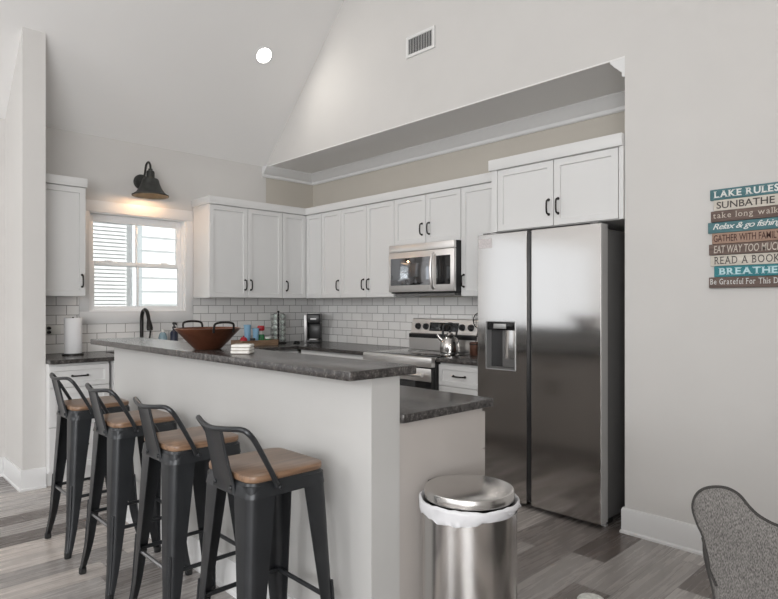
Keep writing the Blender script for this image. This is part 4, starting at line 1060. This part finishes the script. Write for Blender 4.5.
# ------------------------------------------------------------------ window counter
fa = thing('faucet', 'black gooseneck faucet in front of the kitchen window', 'faucet', (-5.262, 2.050, CT1 + 0.0005))
MB().lathe([(0, 0), (0.030, 0), (0.030, 0.008), (0.022, 0.014), (0.020, 0.060), (0.016, 0.066), (0, 0.066)]).build('base', 'black_metal', fa)
MB().tube(catmull([(0, 0, 0.06), (0, 0, 0.20), (0.002, 0, 0.28), (0.026, 0, 0.332), (0.072, 0, 0.350), (0.122, 0, 0.328), (0.150, 0, 0.280), (0.158, 0, 0.255)], 6), 0.0155, 12).build('spout', 'black_metal', fa)
MB().tube([(0.157, 0, 0.260), (0.163, 0, 0.240), (0.175, 0, 0.195), (0.179, 0, 0.175)], [0.017, 0.021, 0.027, 0.024], 14).build('spray_head', 'black_metal', fa)
hl2 = MB(); hl2.cyl((0.01, 0.02, 0.06), (0.014, 0.060, 0.062), 0.011); hl2.tube([(0.014, 0.055, 0.062), (0.02, 0.065, 0.12), (0.026, 0.068, 0.17)], [0.009, 0.007, 0.008], 10)
hl2.build('lever', 'black_metal', fa)
pt = thing('paper_towel', 'white paper towel roll upright on the left counter', 'paper towel', (-5.085, 1.448, CT1 + 0.0005))
MB().lathe([(0, 0), (0.078, 0), (0.078, 0.010), (0.070, 0.014), (0, 0.014)]).build('stand', 'black_metal', pt)
MB().lathe([(0.020, 0.0145), (0.062, 0.0145), (0.064, 0.018), (0.064, 0.287), (0.062, 0.290), (0.020, 0.290), (0.020, 0.0145)], n=48).build('roll', 'paper', pt)
MB().cyl((0, 0, 0.0141), (0, 0, 0.298), 0.0065).build('post', 'black_metal', pt)
ot = thing('wall_outlet', 'white outlet plate with dark plugs on the tile beside the wing wall', 'outlet', (WX + TT, 1.366, 1.105), R90)
MB().box(-0.057, 0.057, -0.005, -0.0003, -0.036, 0.036, 0.003).build('plate', 'white_plastic', ot)
for z in (-0.016, 0.016):
    MB().cyl((-0.030, -0.0052, z), (-0.030, -0.034, z), 0.014, 0.011).build('plug', 'black_plastic', ot)
sb = thing('soap_pump', 'dark navy pump bottle half hidden behind the copper bowl', 'soap bottle', (-5.235, 2.330, CT1 + 0.0005))
MB().lathe([(0, 0), (0.032, 0), (0.034, 0.008), (0.034, 0.14), (0.024, 0.158), (0.013, 0.165), (0.013, 0.178), (0, 0.178)]).build('bottle', 'navy', sb)
pm = MB(); pm.lathe([(0, 0.178), (0.016, 0.178), (0.016, 0.196), (0.006, 0.198), (0.006, 0.222), (0, 0.222)]); pm.tube([(-0.012, 0, 0.224), (0.03, 0, 0.226), (0.05, 0, 0.214)], [0.012, 0.009, 0.006], 10); pm.build('pump', 'black_plastic', sb)
sb = thing('dish_soap', 'pale grey-blue dish soap bottle right of the faucet', 'soap bottle', (-5.225, 2.222, CT1 + 0.0005))
MB().lathe([(0, 0), (0.036, 0), (0.039, 0.01), (0.036, 0.06), (0.038, 0.10), (0.028, 0.135), (0.014, 0.150), (0, 0.150)]).build('bottle', 'soap', sb)
MB().lathe([(0, 0.1505), (0.013, 0.1505), (0.011, 0.175), (0, 0.176)]).build('cap', 'white_plastic', sb)

ty = thing('wooden_tray', 'low wooden tray of bottles and cups on the window-wall counter', 'tray', (-5.09, 3.075, CT1 + 0.0005))
MB().box(-0.105, 0.105, -0.200, 0.200, 0.0, 0.010).build('tray_base', 'tray_wood', ty)
for x0, x1, y0, y1 in ((-0.105, -0.095, -0.2, 0.2), (0.095, 0.105, -0.2, 0.2), (-0.0945, 0.0945, -0.2, -0.19), (-0.0945, 0.0945, 0.19, 0.2)):
    MB().box(x0, x1, y0, y1, 0.0105, 0.052, 0.001, 1).build('tray_side', 'tray_wood', ty)
TZ = CT1 + 0.011
def cup(name, lb, x, y, r, h, m, g=None):
    t = thing(name, lb, 'cup', (x, y, TZ), 0, g)
    MB().lathe([(0, 0), (r * 0.82, 0), (r, h), (r - 0.003, h), (r * 0.82 - 0.003, 0.004), (0, 0.004)]).build('cup_body', m, t)
    MB().lathe([(r + 0.0005, h - 0.010), (r + 0.003, h - 0.010), (r + 0.003, h + 0.003), (0, h + 0.006), (0, h + 0.0012), (r + 0.0005, h + 0.0012), (r + 0.0005, h - 0.010)]).build('lid', m, t)
cup('tumbler', 'taller pale blue tumbler standing in the wooden tray', -5.115, 3.008, 0.033, 0.185, 'blue_cup', 'blue tumblers in the tray')
cup('tumbler', 'shorter pale blue tumbler next to the red-topped bottle in the tray', -5.085, 3.082, 0.030, 0.150, 'blue_cup', 'blue tumblers in the tray')
t = thing('bottle', 'small green bottle with white neck and round red top in the tray', 'bottle', (-5.11, 3.155, TZ))
MB().lathe([(0, 0), (0.034, 0), (0.036, 0.01), (0.036, 0.075), (0.030, 0.090), (0, 0.092)]).build('bottle_body', 'green', t)
MB().lathe([(0.0, 0.0925), (0.022, 0.0925), (0.018, 0.125), (0, 0.126)]).build('neck', 'white_plastic', t)
MB().lathe([(0, 0.1265), (0.030, 0.128), (0.036, 0.140), (0.036, 0.165), (0.030, 0.176), (0, 0.178)]).build('cap', 'red', t)
t = thing('jar', 'low green jar with pale lid at the right end of the tray', 'jar', (-5.05, 3.200, TZ))
MB().lathe([(0, 0), (0.028, 0), (0.030, 0.05), (0, 0.05)]).build('jar_body', 'green', t)
MB().lathe([(0, 0.0505), (0.031, 0.0505), (0.031, 0.066), (0, 0.067)]).build('lid', 'white_plastic', t)
t = thing('sugar_pot', 'small red lidded pot at the left end of the tray', 'pot', (-5.045, 2.926, TZ))
MB().lathe([(0, 0), (0.030, 0), (0.037, 0.02), (0.036, 0.05), (0.030, 0.060), (0, 0.060)]).build('pot_body', 'red', t)
MB().lathe([(0, 0.0605), (0.031, 0.0605), (0.024, 0.072), (0.006, 0.076), (0.008, 0.086), (0, 0.088)]).build('lid', 'red', t)
t = thing('spice_jar', 'small black jar beside the red pot in the tray', 'jar', (-5.035, 3.018, TZ))
MB().lathe([(0, 0), (0.022, 0), (0.024, 0.004), (0.024, 0.045), (0, 0.045)]).build('jar_body', 'navy', t)
MB().lathe([(0, 0.0455), (0.025, 0.0455), (0.025, 0.062), (0, 0.062)]).build('lid', 'black_plastic', t)

cz = CT1 + 0.0005
ca = thing('pod_carousel', 'black wire carousel of coffee pods left of the coffee maker', 'pod carousel', (-5.165, 3.395, cz))
MB().lathe([(0, 0), (0.080, 0), (0.080, 0.008), (0.06, 0.014), (0, 0.014)]).build('base', 'black_metal', ca)
MB().cyl((0, 0, 0.0145), (0, 0, 0.318), 0.006).build('pole', 'black_metal', ca)
MB().sphere((0, 0, 0.322), 0.011).build('finial', 'black_metal', ca)
wr = MB()
view_c = math.atan2(-3.395, 5.165)
for k in range(6):
    a_ = view_c + PI / 6 + k * PI / 3
    ex, ey = math.cos(a_), math.sin(a_)
    for q in (-0.0275, 0.0275):
        px, py = ex * 0.066 - ey * q, ey * 0.066 + ex * q
        wr.tube([(px * 0.6, py * 0.6, 0.012), (px, py, 0.022), (px, py, 0.295), (px * 0.25, py * 0.25, 0.308)], 0.0015, 6)
wr.build('wire_rack', 'black_metal', ca)
pod = None
for k in range(6):
    a_ = view_c + PI / 6 + k * PI / 3
    for r_ in range(5):
        lb = 'foil-lidded coffee pod held in the black wire carousel by the coffee maker'
        if pod is None:
            pod = thing('coffee_pod', lb, 'coffee pod', (0, 0, 0), 0, 'coffee pods in the carousel')
            b = MB().lathe([(0, 0), (0.016, 0.0), (0.0215, 0.034), (0, 0.034)], n=18); b.bm.transform(Matrix.Rotation(R90, 4, 'Y')); b.build('pod_cup', 'white_plastic', pod)
            b = MB().lathe([(0, 0.0342), (0.0255, 0.0342), (0.0255, 0.0362), (0.020, 0.0375), (0, 0.0365)], n=18); b.bm.transform(Matrix.Rotation(R90, 4, 'Y')); b.build('foil_lid', 'pod_foil', pod)
            o = pod
        else: o = copy_tree(pod)
        o.location = (-5.165 + 0.037 * math.cos(a_), 3.395 + 0.037 * math.sin(a_), cz + 0.050 + r_ * 0.056); o.rotation_euler.z = a_

cm = thing('coffee_maker', 'black pod coffee maker with silver reservoir in the corner of the counter', 'coffee maker', (-4.955, 3.670, cz), math.atan2(-0.72, -0.69) + 1.18 - 0.0)
cm.rotation_euler.z = math.atan2(0.69243306, 0.72148213) + math.radians(3)   # front squarely to the room corner diagonal
w_, d_ = 0.062, 0.24
MB().box(-w_, w_ + 0.012, 0.0, d_, 0.0, 0.030, 0.006).build('base', 'black_plastic', cm)
MB().box(-w_ + 0.004, w_ + 0.010, 0.10, d_, 0.0305, 0.20, 0.006).build('column', 'black_plastic', cm)
hd_ = MB().box(-w_, w_ + 0.012, 0.0, d_, 0.2005, 0.300, 0.012, 3).build('brew_head', 'black_plastic', cm)
MB().box(-0.024, 0.036, -0.003, -0.0003, 0.238, 0.254, 0.001).build('control_strip', 'silver', hd_)
MB().box(-w_ + 0.006, w_ + 0.006, 0.01, d_ - 0.02, 0.3005, 0.310, 0.003).build('lid', 'silver', cm)
MB().box(-w_ - 0.034, -w_ - 0.0005, 0.03, d_ - 0.01, 0.0, 0.292, 0.006).build('reservoir', 'silver', cm)
MB().box(-0.035, 0.048, 0.012, 0.09, 0.0305, 0.042, 0.003).build('drip_tray', 'silver', cm)
cd = MB().tube(catmull([(-5.10, 3.60, cz + 0.006), (-5.06, 3.56, cz + 0.006), (-5.00, 3.54, cz + 0.006), (-5.04, 3.50, cz + 0.006), (-4.97, 3.46, cz + 0.006), (-5.0, 3.53, cz + 0.017), (-5.07, 3.53, cz + 0.017), (-5.14, 3.58, cz + 0.006), (-5.24, 3.66, cz + 0.006)], 8), 0.0055, 8)
tag(cd.build('power_cord', 'rubber'), 'coiled black power cord on the counter beside the coffee maker', 'cord')

# ------------------------------------------------------------------ stove top things
kt = thing('kettle', 'polished steel kettle with black loop handle on the rear burner', 'kettle', (-3.135, 3.690, 0.9192), 0.8)
kp = [(0, 0), (0.066, 0.0), (0.072, 0.006)]
MB().lathe([(0, 0), (0.074, 0), (0.080, 0.006), (0.082, 0.04), (0.078, 0.075), (0.066, 0.108), (0.046, 0.134), (0.030, 0.145), (0.028, 0.150), (0, 0.150)], n=40).build('kettle_body', 'kettle_steel', kt)
ldk = MB().lathe([(0, 0.1505), (0.027, 0.1505), (0.022, 0.160), (0, 0.163)]); ldk.build('lid', 'kettle_steel', kt)
MB().lathe([(0, 0.1635), (0.006, 0.1635), (0.010, 0.172), (0.008, 0.182), (0, 0.183)], n=16).build('lid_knob', 'black_plastic', kt)
MB().tube([(-0.052, 0, 0.095), (-0.085, 0, 0.125), (-0.100, 0, 0.150)], [0.020, 0.014, 0.012], 14).build('spout', 'kettle_steel', kt)
MB().tube(catmull([(-0.050, 0, 0.128), (-0.056, 0, 0.180), (-0.045, 0, 0.222), (0, 0, 0.238), (0.045, 0, 0.222), (0.056, 0, 0.180), (0.050, 0, 0.128)], 6), 0.009, 10).build('handle', 'black_plastic', kt)
ck = thing('utensil_crock', 'small copper-brown crock on the counter tight beside the fridge', 'crock', (-2.882, 3.700, cz))
MB().lathe([(0, 0), (0.042, 0), (0.046, 0.006), (0.046, 0.100), (0.042, 0.102), (0.042, 0.008), (0, 0.007)]).build('crock_body', 'copper_crock', ck)
MB().lathe([(0.0463, 0.084), (0.049, 0.084), (0.049, 0.092), (0.0463, 0.092), (0.0463, 0.084)]).build('band', 'black_metal', ck)
sp_ = thing('skimmer', 'black mesh skimmer standing in the copper-brown crock', 'utensil', (-2.882, 3.700, cz + 0.008))
MB().tube([(-0.012, -0.01, 0.003), (0.012, 0.012, 0.175), (0.014, 0.014, 0.200)], [0.004, 0.004, 0.006], 8).build('handle', 'black_metal', sp_)
hm = MB(); cxn = Vector((0.022, 0.018, 0.262)); ax1 = Vector((0.69, 0.72, 0)); ax2 = Vector((0.1, -0.15, 1)).normalized()
hm.tube([cxn + ax1 * 0.046 * math.cos(a_) + ax2 * 0.062 * math.sin(a_) for a_ in [2 * PI * i / 28 for i in range(28)]], 0.0035, 6, closed=True)
for i in range(-4, 5):
    u = i * 0.0105
    h1 = 0.062 * math.sqrt(max(0, 1 - (u / 0.046) ** 2)); hm.tube([cxn + ax1 * u - ax2 * h1, cxn + ax1 * u + ax2 * h1], 0.0013, 5)
    v_ = i * 0.0138; h2 = 0.046 * math.sqrt(max(0, 1 - (v_ / 0.062) ** 2)); hm.tube([cxn + ax2 * v_ - ax1 * h2, cxn + ax2 * v_ + ax1 * h2], 0.0013, 5)
hm.build('mesh_head', 'black_metal', sp_)

# ------------------------------------------------------------------ floor object at the bottom edge
wc = thing('canister', 'white speckled round canister on the plank floor at the bottom edge', 'canister', (-1.174, 2.262, 0))
MB().lathe([(0, 0), (0.050, 0), (0.054, 0.004), (0.054, 0.098), (0, 0.098)], n=40).build('canister_body', 'speckle', wc)
MB().lathe([(0, 0.0985), (0.0555, 0.0985), (0.0555, 0.112), (0.051, 0.118), (0.02, 0.121), (0, 0.121)], n=40).build('lid', 'speckle', wc)
